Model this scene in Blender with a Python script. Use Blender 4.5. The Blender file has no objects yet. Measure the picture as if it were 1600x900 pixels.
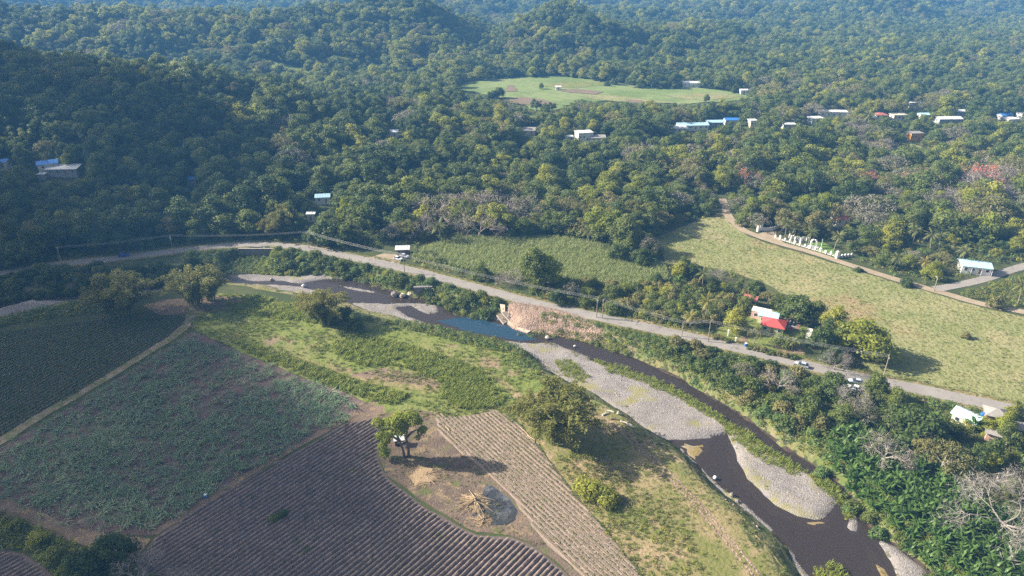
import bpy, math, random
import numpy as np
from mathutils import Vector, Matrix, Quaternion
from mathutils.geometry import delaunay_2d_cdt

R = math.radians
sc = bpy.context.scene
COL = sc.collection

# ------------------------------------------------------------------ camera, world, sun, exposure
PITCH, FPX, CAMH = R(26.0), 1080.0, 120.0
cam = bpy.data.cameras.new('camera')
cam.sensor_width = 36.0
cam.lens = 36.0 * FPX / 1600.0
cam.clip_start, cam.clip_end = 0.5, 12000.0
camo = bpy.data.objects.new('camera', cam)
COL.objects.link(camo)
camo.location = (0, 0, CAMH)
camo.rotation_euler = (R(90) - PITCH, 0, 0)
sc.camera = camo

SUN_EL, SUN_AZ = R(30.0), R(-78.0)          # azimuth measured from +Y towards +X
SDIR = Vector((math.sin(SUN_AZ) * math.cos(SUN_EL), math.cos(SUN_AZ) * math.cos(SUN_EL), math.sin(SUN_EL)))
w = bpy.data.worlds.new('World')
sc.world = w
w.use_nodes = True
nt = w.node_tree
bg = nt.nodes['Background']
sky = nt.nodes.new('ShaderNodeTexSky')
sky.sky_type = 'NISHITA'
sky.sun_disc = False
sky.sun_elevation, sky.sun_rotation = SUN_EL, SUN_AZ
sky.air_density, sky.dust_density, sky.ozone_density = 0.8, 3.0, 0.6
hs = nt.nodes.new('ShaderNodeHueSaturation')          # a sky part covered by white cloud is paler
hs.inputs['Saturation'].default_value = 0.5
nt.links.new(sky.outputs[0], hs.inputs['Color']); nt.links.new(hs.outputs[0], bg.inputs['Color'])
bg.inputs['Strength'].default_value = 0.060
sl = bpy.data.lights.new('sun', 'SUN')
sl.energy, sl.angle, sl.color = 5.0, R(0.5), (1.0, 0.91, 0.74)
so = bpy.data.objects.new('sun', sl)
COL.objects.link(so)
so.rotation_euler = SDIR.to_track_quat('Z', 'Y').to_euler()
so.location = (-200, 50, 300)
sc.view_settings.view_transform = 'Standard'
sc.view_settings.look = 'None'
sc.view_settings.exposure = 1.38
sc.view_settings.gamma = 1.0
HAZE = 0.00024            # density of the air, per metre
try:
    cy = sc.cycles
    cy.max_bounces, cy.diffuse_bounces, cy.glossy_bounces = 5, 2, 2
    cy.transmission_bounces, cy.volume_bounces, cy.transparent_max_bounces = 3, 1, 16
    cy.use_denoising = False
    cy.caustics_reflective = cy.caustics_refractive = False
except Exception:
    pass

# ------------------------------------------------------------------ projection helpers (photo pixel -> point on the ground)
SP, CP = math.sin(PITCH), math.cos(PITCH)


def G(px, py, z=0.0):
    u, v = (px - 800) / FPX, (py - 450) / FPX
    t = (z - CAMH) / (-SP - v * CP)
    return (u * t, (CP - v * SP) * t)


def GP(pts, z=0.0):
    return np.array([G(a, b, z) for a, b in pts])


def inpoly(poly, X, Y):
    X = np.asarray(X, float); Y = np.asarray(Y, float)
    res = np.zeros(X.shape, bool)
    n = len(poly)
    for i in range(n):
        x0, y0 = poly[i]; x1, y1 = poly[(i + 1) % n]
        if y0 == y1:
            continue
        c = ((y0 > Y) != (y1 > Y)) & (X < (x1 - x0) * (Y - y0) / (y1 - y0) + x0)
        res ^= c
    return res


def linedist(pts, X, Y, closed=False):
    X = np.asarray(X, float); Y = np.asarray(Y, float)
    d = np.full(X.shape, 1e18)
    n = len(pts)
    for i in range(n if closed else n - 1):
        ax, ay = pts[i]; bx, by = pts[(i + 1) % n]
        dx, dy = bx - ax, by - ay
        L = dx * dx + dy * dy + 1e-12
        t = np.clip(((X - ax) * dx + (Y - ay) * dy) / L, 0, 1)
        d = np.minimum(d, (X - ax - t * dx) ** 2 + (Y - ay - t * dy) ** 2)
    return np.sqrt(d)


def sdf(poly, X, Y):
    d = linedist(poly, X, Y, True)
    return np.where(inpoly(poly, X, Y), -d, d)


def sm(a, b, x):
    t = np.clip((np.asarray(x, float) - a) / (b - a), 0, 1)
    return t * t * (3 - 2 * t)


_rs = np.random.RandomState(7)
_tab = _rs.rand(256, 256)


def vnoise(x, y):
    x = np.asarray(x, float); y = np.asarray(y, float)
    xi = np.floor(x).astype(int); yi = np.floor(y).astype(int)
    fx = x - xi; fy = y - yi
    fx = fx * fx * (3 - 2 * fx); fy = fy * fy * (3 - 2 * fy)
    a = _tab[xi & 255, yi & 255]; b = _tab[(xi + 1) & 255, yi & 255]
    c = _tab[xi & 255, (yi + 1) & 255]; d = _tab[(xi + 1) & 255, (yi + 1) & 255]
    return (a * (1 - fx) + b * fx) * (1 - fy) + (c * (1 - fx) + d * fx) * fy


def fbm(x, y, o=4):
    s, a, t = 0, 1.0, 0
    for i in range(o):
        s = s + a * (vnoise(x * 2 ** i + 17.3 * i, y * 2 ** i + 5.1 * i) - 0.5); t += a; a *= 0.5
    return s / t * 2


# ------------------------------------------------------------------ lines and outlines of the place
ROAD = [(-90, 440), (0, 428), (100, 412), (167, 405.5), (270, 393), (330, 386), (383, 382), (430, 383), (484, 389), (534, 399),
        (600, 413), (660, 427), (720, 443), (780, 459), (840, 475), (900, 488), (960, 501), (1020, 514), (1080, 527),
        (1140, 541), (1200, 556), (1260, 571), (1328, 587), (1380, 598), (1440, 609), (1478, 618), (1534, 629), (1600, 643), (1700, 664)]
ROADW = GP(ROAD)
SIDE = [(1128, 312), (1133, 323), (1138, 338), (1150, 351), (1166, 362), (1209, 378), (1266, 394), (1333, 416), (1400, 437),
        (1466, 456), (1533, 475), (1600, 488), (1720, 514)]
SIDEW = GP(SIDE)
DRIVE = [(1462, 452), (1495, 446), (1530, 438), (1565, 427), (1600, 416), (1680, 396)]
DRIVEW = GP(DRIVE)
TRACK = [(-60, 724), (0, 690), (40, 664), (110, 623), (160, 594), (220, 557), (265, 529), (290, 509), (298, 494), (296, 478)]
TRACKW = GP(TRACK)
ZB = -3.3
BED = [(-60, 514), (0, 500), (60, 486), (110, 474), (160, 464), (230, 458), (300, 450), (340, 442), (400, 446), (450, 456), (490, 462),
       (540, 474), (585, 488), (635, 500), (670, 510), (735, 525), (780, 532), (835, 554), (846, 577), (886, 597), (936, 620),
       (980, 650), (1028, 682), (1060, 700), (1090, 735), (1125, 764), (1165, 795), (1200, 830), (1236, 872), (1262, 915), (1300, 990),
       (1540, 990), (1480, 920), (1446, 885), (1402, 850), (1360, 818), (1338, 786), (1322, 758), (1282, 731), (1228, 699), (1185, 666),
       (1152, 642), (1078, 602), (1067, 592), (1000, 562), (960, 548), (933, 536), (905, 530), (877, 524), (836, 519),
       (806, 513), (776, 492), (740, 490), (716, 488), (700, 477), (690, 472), (674, 465), (645, 465), (625, 459), (600, 449),
       (560, 436), (504, 428), (460, 429), (440, 428), (408, 426), (364, 426), (300, 431), (250, 436), (200, 440), (100, 455), (0, 468), (-60, 476)]
BEDW = GP(BED, ZB)
GULLYW = GP([(352, 425), (345, 408), (372, 396), (425, 393), (432, 402), (410, 420), (440, 432), (370, 434)], -2.0)


def river(X, Y):
    out = np.zeros(X.shape)
    m = (Y > 40) & (Y < 330) & (X > -330) & (X < 220)
    if m.any():
        x, y = X[m], Y[m]
        s = sdf(BEDW, x, y)
        n = fbm(x / 9, y / 9, 3) * 1.6
        v = -4.0 * (1 - sm(-2.5, 6.0, s + n))
        g = sdf(GULLYW, x, y)
        v = np.minimum(v, -3.6 * (1 - sm(-1.5, 2.0, g)))
        out[m] = v
    return out


def hills(X, Y):
    X = np.asarray(X, float); Y = np.asarray(Y, float)
    # wooded hill above the left road
    top = np.interp(X, [-900, -420, -300, -194, -138, -80, -20], [52, 50, 46, 33, 17, 7, 0])
    ry = np.interp(X, [-400, -212, -136, -86, -20], [250, 268, 297, 296, 300])
    up = sm(0, 1, (Y - ry - 6) / 185.0)
    back = 1 - sm(490, 640, Y)
    z = top * up * back
    # low plateau behind the cane field and under the village
    z = z + 5.0 * sm(330, 470, Y) * sm(-160, -60, X)
    # hills beyond the valley field
    rh = np.interp(X, [-1400, -800, -500, -330, -230, -150, -90, -20, 60, 120, 200], [34, 30, 28, 24, 24, 24, 18, 10, 12, 8, 0])
    cy = np.interp(X, [-1400, -400, -150, -20, 60, 200], [830, 850, 930, 960, 930, 960])
    z = z + rh * np.exp(-((Y - cy) / np.where(Y < cy, 95, 130)) ** 2)
    z = z + 17 * np.exp(-(((X + 215) / 70) ** 2 + ((Y - 800) / 60) ** 2))
    for (hx_, hy_, sx_, sy_, hh_) in ((-150, 925, 62, 80, 30), (-95, 880, 34, 60, 16), (57, 930, 50, 70, 30), (100, 850, 30, 42, 22), (15, 860, 30, 45, 12), (-260, 900, 55, 70, 14), (-360, 860, 60, 60, 16),
                                      (-470, 880, 60, 70, 18), (-600, 860, 70, 70, 20), (-290, 800, 45, 50, 14), (-400, 780, 50, 50, 14), (170, 900, 45, 60, 14), (260, 960, 60, 70, 16)):
        z = z + 1.28 * hh_ * np.exp(-(((X - hx_) / sx_) ** 2 + ((Y - hy_) / sy_) ** 2))
    far = sm(1030, 1450, Y)
    z = z + far * (fbm(X / 170.0, Y / 170.0, 4) * 62 + 8) + sm(1100, 2900, Y) * 46
    z = z + 30 * np.exp(-((Y - 1900 - 0.15 * X) / 260) ** 2) * sm(100, -500, X) * (0.6 + 0.4 * np.sin(X / 190.0))
    z = z + fbm(X / 70, Y / 70, 3) * 3.0 * sm(330, 420, Y) * (1 - sm(560, 620, Y) * (1 - sm(770, 850, Y)) * sm(-140, -80, X))
    return z


def height(X, Y):
    X = np.asarray(X, float); Y = np.asarray(Y, float)
    return hills(X, Y) + river(X, Y)


def H1(x, y):
    return float(height(np.array([x]), np.array([y]))[0])


def GT(px, py):
    """photo pixel -> point on the terrain"""
    u, v = (px - 800) / FPX, (py - 450) / FPX
    d = np.array([u, CP - v * SP, -SP - v * CP])
    t = np.arange(80, 3400, 1.5)
    X, Y, Z = d[0] * t, d[1] * t, CAMH + d[2] * t
    g = height(X, Y)
    k = np.argmax(Z < g)
    return float(X[k]), float(Y[k]), float(g[k])


# ------------------------------------------------------------------ mesh building
class MB:
    def __init__(s):
        s.v, s.f, s.m, s.t, s.n = [], [], [], [], 0

    def add(s, verts, faces, mat=0, tint=0.5):
        verts = np.asarray(verts, float).reshape(-1, 3)
        for f in faces:
            s.f.append(tuple(int(i) + s.n for i in f)); s.m.append(mat)
        s.v.append(verts)
        tt = np.asarray(tint, float)
        s.t.append(np.full(len(verts), float(tt)) if tt.ndim == 0 else tt)
        s.n += len(verts)

    def quads(s, V, mat=0, tint=None):
        N = len(V)
        base = np.arange(N * 4).reshape(N, 4) + s.n
        s.f.extend(map(tuple, base.tolist())); s.m.extend([mat] * N)
        s.v.append(V.reshape(-1, 3))
        s.t.append(np.repeat(np.full(N, 0.5) if tint is None else tint, 4))
        s.n += N * 4

    def box(s, c, d, mat=0, rot=0.0, tilt=None):
        x, y, z = d[0] / 2, d[1] / 2, d[2] / 2
        V = np.array([(-x, -y, -z), (x, -y, -z), (x, y, -z), (-x, y, -z), (-x, -y, z), (x, -y, z), (x, y, z), (-x, y, z)])
        if tilt is not None:
            V = V @ np.array(tilt).T
        if rot:
            cs, sn = math.cos(rot), math.sin(rot)
            V = V @ np.array([(cs, sn, 0), (-sn, cs, 0), (0, 0, 1)])
        s.add(V + np.array(c), [(3, 2, 1, 0), (4, 5, 6, 7), (0, 1, 5, 4), (1, 2, 6, 5), (2, 3, 7, 6), (3, 0, 4, 7)], mat)

    def tube(s, pts, rad, n=6, mat=0, tint=0.5, cap=True):
        pts = np.asarray(pts, float); k = len(pts)
        d = np.gradient(pts, axis=0)
        d /= (np.linalg.norm(d, axis=1)[:, None] + 1e-9)
        ref = np.array([1.0, 0, 0]) if abs(d[0][0]) < 0.8 else np.array([0, 1.0, 0])
        a = np.cross(d, ref); a /= (np.linalg.norm(a, axis=1)[:, None] + 1e-9)
        b = np.cross(d, a)
        th = np.arange(n) * 2 * math.pi / n
        rad = np.broadcast_to(np.asarray(rad, float), (k,))
        V = pts[:, None, :] + rad[:, None, None] * (np.cos(th)[None, :, None] * a[:, None, :] + np.sin(th)[None, :, None] * b[:, None, :])
        F = []
        for i in range(k - 1):
            for j in range(n):
                j2 = (j + 1) % n
                F.append((i * n + j, i * n + j2, (i + 1) * n + j2, (i + 1) * n + j))
        if cap:
            F.append(tuple(range(n - 1, -1, -1))); F.append(tuple((k - 1) * n + j for j in range(n)))
        s.add(V.reshape(-1, 3), F, mat, tint)

    def mesh(s, name, mats, smooth=False):
        me = bpy.data.meshes.new(name)
        V = np.concatenate(s.v) if s.v else np.zeros((0, 3))
        ln = np.array([len(f) for f in s.f], dtype=np.int32)
        li = np.fromiter((i for f in s.f for i in f), dtype=np.int32, count=int(ln.sum()))
        me.vertices.add(len(V)); me.vertices.foreach_set('co', V.astype(np.float32).ravel())
        me.loops.add(len(li)); me.loops.foreach_set('vertex_index', li)
        me.polygons.add(len(ln))
        st = np.zeros(len(ln), dtype=np.int32); st[1:] = np.cumsum(ln)[:-1]
        me.polygons.foreach_set('loop_start', st)
        for m in mats:
            me.materials.append(m)
        me.polygons.foreach_set('material_index', np.array(s.m, dtype=np.int32))
        me.polygons.foreach_set('use_smooth', np.full(len(ln), bool(smooth)))
        at = me.attributes.new('tint', 'FLOAT', 'POINT')
        at.data.foreach_set('value', np.concatenate(s.t).astype(np.float32))
        me.update(calc_edges=True)
        return me

    def obj(s, name, mats, parent=None, smooth=False):
        if not isinstance(mats, (list, tuple)):
            mats = [mats]
        return link(name, s.mesh(name, mats, smooth), parent)


def link(name, data, parent=None):
    o = bpy.data.objects.new(name, data)
    COL.objects.link(o)
    if parent is not None:
        o.parent = parent
    return o


def tag(o, label=None, cat=None, group=None, kind=None):
    if label: o['label'] = label
    if cat: o['category'] = cat
    if group: o['group'] = group
    if kind: o['kind'] = kind
    return o


def thing(name, label, cat, loc, rz=0.0, group=None, scale=None):
    o = link(name, None)
    o.empty_display_size = 0.5
    o.location = loc; o.rotation_euler = (0, 0, rz)
    if scale is not None:
        o.scale = (scale,) * 3 if not isinstance(scale, (tuple, list)) else scale
    return tag(o, label, cat, group)


# ------------------------------------------------------------------ materials
def mat_new(name):
    m = bpy.data.materials.new(name)
    m.use_nodes = True
    n = m.node_tree
    return m, n, n.nodes['Principled BSDF']


def plain(name, col, rough=0.7, spec=0.3, metal=0.0, var=0.12, scale=1.2, bump=0.0):
    """a painted or bare surface with some wear"""
    m, n, b = mat_new(name)
    b.inputs['Roughness'].default_value = rough
    b.inputs['Specular IOR Level'].default_value = spec
    b.inputs['Metallic'].default_value = metal
    tc = n.nodes.new('ShaderNodeTexCoord')
    ns = n.nodes.new('ShaderNodeTexNoise'); ns.inputs['Scale'].default_value = scale; ns.inputs['Detail'].default_value = 5
    mx = n.nodes.new('ShaderNodeMix'); mx.data_type = 'RGBA'
    mx.inputs[6].default_value = tuple(c * (1 - var) for c in col) + (1,)
    mx.inputs[7].default_value = tuple(min(1, c * (1 + var)) for c in col) + (1,)
    n.links.new(tc.outputs['Object'], ns.inputs['Vector'])
    n.links.new(ns.outputs['Fac'], mx.inputs[0])
    n.links.new(mx.outputs[2], b.inputs['Base Color'])
    if bump:
        bp = n.nodes.new('ShaderNodeBump'); bp.inputs['Strength'].default_value = bump; bp.inputs['Distance'].default_value = 0.1
        n.links.new(ns.outputs['Fac'], bp.inputs['Height']); n.links.new(bp.outputs[0], b.inputs['Normal'])
    return m


def earth(name, layers, rough=0.95, bump=0.5, bscale=2.0, bdist=0.3):
    """layers: first a colour, then (colour, noise scale, threshold, softness[, stretch]) laid over it"""
    m, n, b = mat_new(name)
    b.inputs['Roughness'].default_value = rough
    b.inputs['Specular IOR Level'].default_value = 0.1
    tc = n.nodes.new('ShaderNodeTexCoord')
    cur = None
    for i, L in enumerate(layers):
        if i == 0:
            rgb = n.nodes.new('ShaderNodeRGB'); rgb.outputs[0].default_value = tuple(L) + (1,)
            cur = rgb.outputs[0]; continue
        col, scale, th, soft = L[:4]
        ns = n.nodes.new('ShaderNodeTexNoise'); ns.inputs['Scale'].default_value = scale
        ns.inputs['Detail'].default_value = 7; ns.inputs['Roughness'].default_value = 0.65
        mp = n.nodes.new('ShaderNodeMapping'); mp.inputs['Location'].default_value = (i * 37.1, i * 11.7, i * 3.3)
        if len(L) > 4:
            mp.inputs['Rotation'].default_value = (0, 0, L[4][2]); mp.inputs['Scale'].default_value = (L[4][0], L[4][1], 1)
        n.links.new(tc.outputs['Object'], mp.inputs[0]); n.links.new(mp.outputs[0], ns.inputs['Vector'])
        mr = n.nodes.new('ShaderNodeMapRange')
        mr.inputs[1].default_value = th - soft; mr.inputs[2].default_value = th + soft
        n.links.new(ns.outputs['Fac'], mr.inputs[0])
        mx = n.nodes.new('ShaderNodeMix'); mx.data_type = 'RGBA'
        n.links.new(mr.outputs[0], mx.inputs[0]); n.links.new(cur, mx.inputs[6])
        mx.inputs[7].default_value = tuple(col) + (1,)
        cur = mx.outputs[2]
    n.links.new(cur, b.inputs['Base Color'])
    if bump:
        ns = n.nodes.new('ShaderNodeTexNoise'); ns.inputs['Scale'].default_value = bscale; ns.inputs['Detail'].default_value = 8
        n.links.new(tc.outputs['Object'], ns.inputs['Vector'])
        bp = n.nodes.new('ShaderNodeBump'); bp.inputs['Strength'].default_value = bump; bp.inputs['Distance'].default_value = bdist
        n.links.new(ns.outputs['Fac'], bp.inputs['Height']); n.links.new(bp.outputs[0], b.inputs['Normal'])
    return m


def leafmat(name, c1, c2, trans=0.3, spread=0.55, rough=0.55):
    """leaf colour runs from c1 to c2 by leaf and by plant"""
    m, n, b = mat_new(name)
    b.inputs['Roughness'].default_value = rough
    b.inputs['Specular IOR Level'].default_value = 0.25
    at = n.nodes.new('ShaderNodeAttribute'); at.attribute_name = 'tint'
    oi = n.nodes.new('ShaderNodeObjectInfo')
    a1 = n.nodes.new('ShaderNodeMath'); a1.operation = 'MULTIPLY'; a1.inputs[1].default_value = 1 - spread
    a2 = n.nodes.new('ShaderNodeMath'); a2.operation = 'MULTIPLY_ADD'; a2.inputs[1].default_value = spread
    n.links.new(at.outputs['Fac'], a1.inputs[0])
    n.links.new(oi.outputs['Random'], a2.inputs[0]); n.links.new(a1.outputs[0], a2.inputs[2])
    mx = n.nodes.new('ShaderNodeMix'); mx.data_type = 'RGBA'
    mx.inputs[6].default_value = tuple(c1) + (1,); mx.inputs[7].default_value = tuple(c2) + (1,)
    n.links.new(a2.outputs[0], mx.inputs[0])
    n.links.new(mx.outputs[2], b.inputs['Base Color'])
    tr = n.nodes.new('ShaderNodeBsdfTranslucent')
    n.links.new(mx.outputs[2], tr.inputs['Color'])
    ms = n.nodes.new('ShaderNodeMixShader'); ms.inputs[0].default_value = trans
    n.links.new(b.outputs[0], ms.inputs[1]); n.links.new(tr.outputs[0], ms.inputs[2])
    n.links.new(ms.outputs[0], n.nodes['Material Output'].inputs['Surface'])
    return m


M = {}
M['forest_floor'] = earth('forest_floor', [(0.055, 0.066, 0.028), ((0.10, 0.10, 0.045), 0.05, 0.52, 0.1), ((0.05, 0.08, 0.025), 0.4, 0.55, 0.1), ((0.11, 0.085, 0.055), 0.25, 0.64, 0.05)])
M['asphalt'] = earth('asphalt', [(0.25, 0.23, 0.22), ((0.30, 0.275, 0.255), 0.12, 0.5, 0.15), ((0.17, 0.155, 0.15), 0.5, 0.62, 0.05), ((0.12, 0.11, 0.11), 0.9, 0.70, 0.02)], bump=0.2, bscale=6)
M['road_dust'] = earth('road_dust', [(0.36, 0.29, 0.22), ((0.30, 0.24, 0.17), 0.2, 0.5, 0.1), ((0.25, 0.25, 0.14), 0.8, 0.64, 0.04)], bump=0.2, bscale=6)
M['track'] = earth('track', [(0.26, 0.21, 0.14), ((0.16, 0.17, 0.07), 0.5, 0.5, 0.06), ((0.34, 0.28, 0.2), 0.25, 0.58, 0.05)], bump=0.3)
M['gravel'] = earth('gravel', [(0.27, 0.245, 0.24), ((0.20, 0.18, 0.175), 0.10, 0.48, 0.07), ((0.31, 0.275, 0.25), 0.07, 0.58, 0.05), ((0.38, 0.35, 0.335), 2.3, 0.57, 0.05), ((0.15, 0.135, 0.13), 1.7, 0.61, 0.05), ((0.26, 0.24, 0.11), 0.11, 0.61, 0.05)], bump=0.9, bscale=3.2, bdist=0.3)
M['mud'] = earth('mud', [(0.075, 0.055, 0.045), ((0.12, 0.09, 0.05), 0.15, 0.55, 0.1), ((0.03, 0.024, 0.022), 0.7, 0.5, 0.1)], bump=0.4)
M['algae_sand'] = earth('algae_sand', [(0.24, 0.18, 0.075), ((0.30, 0.25, 0.18), 0.3, 0.52, 0.1), ((0.12, 0.09, 0.05), 0.6, 0.6, 0.06)], bump=0.4)
M['pasture'] = earth('pasture', [(0.25, 0.245, 0.115), ((0.20, 0.215, 0.085), 0.035, 0.5, 0.1), ((0.29, 0.26, 0.135), 0.06, 0.56, 0.08), ((0.15, 0.165, 0.05), 0.35, 0.58, 0.06), ((0.29, 0.21, 0.12), 0.02, 0.62, 0.05)], bump=0.8, bscale=0.8, bdist=0.6)
M['meadow'] = earth('meadow', [(0.17, 0.20, 0.055), ((0.22, 0.21, 0.085), 0.04, 0.52, 0.08), ((0.10, 0.135, 0.03), 0.3, 0.55, 0.08), ((0.25, 0.19, 0.12), 0.06, 0.63, 0.03)], bump=0.7, bscale=1.0, bdist=0.5)
M['dry_grass'] = earth('dry_grass', [(0.27, 0.215, 0.115), ((0.17, 0.17, 0.06), 0.08, 0.5, 0.08), ((0.32, 0.24, 0.15), 0.1, 0.58, 0.05), ((0.13, 0.15, 0.04), 0.5, 0.58, 0.05)], bump=0.7, bscale=1.2, bdist=0.4)
M['bare_soil'] = earth('bare_soil', [(0.225, 0.165, 0.125), ((0.16, 0.118, 0.092), 0.25, 0.5, 0.12), ((0.30, 0.22, 0.12), 0.5, 0.58, 0.05), ((0.13, 0.14, 0.05), 0.3, 0.66, 0.04)], bump=0.7)
M['hut_soil'] = earth('hut_soil', [(0.175, 0.130, 0.100), ((0.12, 0.09, 0.072), 0.25, 0.5, 0.1), ((0.25, 0.185, 0.115), 0.4, 0.57, 0.05), ((0.12, 0.13, 0.05), 0.22, 0.6, 0.05)], bump=0.8)
M['plough_dark'] = earth('plough_dark', [(0.22, 0.17, 0.155), ((0.27, 0.21, 0.19), 0.3, 0.5, 0.12), ((0.13, 0.10, 0.09), 1.2, 0.56, 0.08), ((0.12, 0.13, 0.06), 0.18, 0.64, 0.05)], bump=0.9, bscale=3, bdist=0.15)
M['plough_shade'] = earth('plough_shade', [(0.115, 0.09, 0.082), ((0.14, 0.11, 0.10), 0.3, 0.5, 0.12), ((0.08, 0.085, 0.04), 0.18, 0.64, 0.05)], bump=0.6, bscale=3, bdist=0.15)  # furrow bottoms: shade between the ridges put into a darker soil colour
M['plough_light'] = earth('plough_light', [(0.255, 0.195, 0.16), ((0.29, 0.225, 0.185), 0.3, 0.5, 0.12), ((0.24, 0.18, 0.14), 1.2, 0.58, 0.08)], bump=0.9, bscale=3, bdist=0.15)
M['leaf_soil'] = earth('leaf_soil', [(0.165, 0.115, 0.11), ((0.12, 0.085, 0.08), 0.3, 0.5, 0.1), ((0.20, 0.15, 0.13), 0.12, 0.6, 0.06)], bump=0.9, bscale=2.5)
M['bean_soil'] = earth('bean_soil', [(0.085, 0.066, 0.056), ((0.11, 0.085, 0.072), 0.2, 0.5, 0.1)], bump=0.7)
M['cane_floor'] = earth('cane_floor', [(0.20, 0.24, 0.085), ((0.24, 0.27, 0.12), 0.15, 0.5, 0.1), ((0.12, 0.15, 0.04), 0.6, 0.56, 0.06)], bump=0.6)
M['valley_grass'] = earth('valley_grass', [(0.19, 0.24, 0.085), ((0.22, 0.25, 0.11), 0.03, 0.5, 0.08), ((0.13, 0.18, 0.055), 0.02, 0.54, 0.06), ((0.15, 0.20, 0.06), 0.12, 0.58, 0.08)], bump=0.4)
M['red_earth'] = earth('red_earth', [(0.21, 0.145, 0.11), ((0.17, 0.14, 0.09), 0.1, 0.5, 0.1)], bump=0.4)
M['pink_bank'] = earth('pink_bank', [(0.33, 0.235, 0.185), ((0.25, 0.175, 0.14), 0.2, 0.5, 0.08), ((0.39, 0.30, 0.245), 0.9, 0.6, 0.04), ((0.22, 0.15, 0.115), 0.5, 0.62, 0.04, (1, 0.25, 0.3))], bump=1.0, bscale=1.6, bdist=0.8)
M['lawn'] = earth('lawn', [(0.12, 0.21, 0.045), ((0.17, 0.21, 0.06), 0.2, 0.55, 0.08)], bump=0.3)
M['yard'] = earth('yard', [(0.27, 0.17, 0.135), ((0.22, 0.145, 0.115), 0.3, 0.5, 0.1)], bump=0.3)
M['ash'] = earth('ash', [(0.045, 0.047, 0.055), ((0.12, 0.125, 0.14), 0.35, 0.56, 0.08), ((0.025, 0.025, 0.03), 0.8, 0.6, 0.05)], bump=0.5, rough=0.5)
M['concrete'] = plain('concrete', (0.42, 0.36, 0.30), 0.9, 0.2, var=0.25, scale=1.5, bump=0.4)
M['pale_concrete'] = plain('pale_concrete', (0.55, 0.45, 0.36), 0.9, 0.2, var=0.22, scale=1.2, bump=0.4)
M['grey_stone'] = plain('grey_stone', (0.22, 0.20, 0.20), 0.95, 0.2, var=0.4, scale=1.0, bump=0.8)
M['white_paint'] = plain('white_paint', (0.78, 0.76, 0.73), 0.7, 0.3, var=0.08)
M['cream_wall'] = plain('cream_wall', (0.62, 0.57, 0.45), 0.8, 0.2)
M['green_wall'] = plain('green_wall', (0.42, 0.45, 0.27), 0.8, 0.2)
M['orange_wall'] = plain('orange_wall', (0.75, 0.36, 0.05), 0.8, 0.2)
M['pink_wall'] = plain('pink_wall', (0.62, 0.40, 0.36), 0.8, 0.2)
M['brown_wood'] = plain('brown_wood', (0.24, 0.14, 0.08), 0.85, 0.2, var=0.3, scale=3)
M['grey_wall'] = plain('grey_wall', (0.33, 0.33, 0.34), 0.85, 0.2, var=0.2)
M['white_zinc'] = plain('white_zinc', (0.66, 0.67, 0.68), 0.4, 0.5, var=0.12, scale=0.6)
M['blue_zinc'] = plain('blue_zinc', (0.42, 0.62, 0.75), 0.4, 0.5, var=0.12, scale=0.6)
M['deep_blue'] = plain('deep_blue', (0.04, 0.20, 0.60), 0.45, 0.5, var=0.12)
M['red_roof'] = plain('red_roof', (0.58, 0.085, 0.08), 0.45, 0.5, var=0.15, scale=0.8)
M['dull_red'] = plain('dull_red', (0.40, 0.13, 0.11), 0.6, 0.4, var=0.2, scale=0.8)
M['grey_zinc'] = plain('grey_zinc', (0.30, 0.28, 0.27), 0.6, 0.5, var=0.3, scale=0.8)
M['pale_blue'] = plain('pale_blue', (0.55, 0.75, 0.80), 0.35, 0.5, var=0.06)
M['black_plastic'] = plain('black_plastic', (0.02, 0.022, 0.03), 0.4, 0.5)
M['glass'] = plain('glass', (0.035, 0.045, 0.06), 0.12, 0.6, var=0.02)
M['car_white'] = plain('car_white', (0.72, 0.74, 0.78), 0.25, 0.6, var=0.03)
M['car_silver'] = plain('car_silver', (0.45, 0.50, 0.62), 0.25, 0.6, var=0.03)
M['car_blue'] = plain('car_blue', (0.02, 0.06, 0.45), 0.25, 0.6, var=0.03)
M['tyre'] = plain('tyre', (0.02, 0.02, 0.02), 0.8, 0.2)
M['rim'] = plain('rim', (0.4, 0.4, 0.42), 0.35, 0.6)
M['lamp_glass'] = plain('lamp_glass', (0.7, 0.7, 0.68), 0.15, 0.6)
M['pole_wood'] = plain('pole_wood', (0.30, 0.25, 0.20), 0.9, 0.2, var=0.2)
M['cable'] = plain('cable', (0.42, 0.42, 0.42), 0.4, 0.5)
M['bark'] = plain('bark', (0.17, 0.135, 0.11), 0.95, 0.1, var=0.3, scale=2)
M['pale_bark'] = plain('pale_bark', (0.32, 0.28, 0.25), 0.95, 0.1, var=0.25, scale=2)
M['palm_bark'] = plain('palm_bark', (0.27, 0.23, 0.19), 0.95, 0.1, var=0.25, scale=3)
M['straw'] = plain('straw', (0.34, 0.245, 0.15), 0.85, 0.2, var=0.25, scale=2)
M['straw_pale'] = plain('straw_pale', (0.44, 0.335, 0.215), 0.85, 0.2, var=0.2, scale=2)
M['stem_green'] = plain('stem_green', (0.17, 0.21, 0.07), 0.7, 0.3, var=0.2)
M['driftwood'] = plain('driftwood', (0.60, 0.54, 0.43), 0.9, 0.2, var=0.2, scale=3)
M['stone'] = leafmat('stone', (0.20, 0.175, 0.16), (0.50, 0.45, 0.42), 0.0, spread=0.8, rough=0.9)
M['leaf_dark'] = leafmat('leaf_dark', (0.066, 0.105, 0.03), (0.133, 0.175, 0.045), 0.39999999999999997)
M['leaf_mid'] = leafmat('leaf_mid', (0.114, 0.161, 0.039), (0.222, 0.252, 0.068), 0.45)
M['leaf_bright'] = leafmat('leaf_bright', (0.212, 0.272, 0.036), (0.41, 0.389, 0.074), 0.5)
M['leaf_olive'] = leafmat('leaf_olive', (0.17, 0.173, 0.062), (0.325, 0.29, 0.112), 0.39999999999999997)
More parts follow.
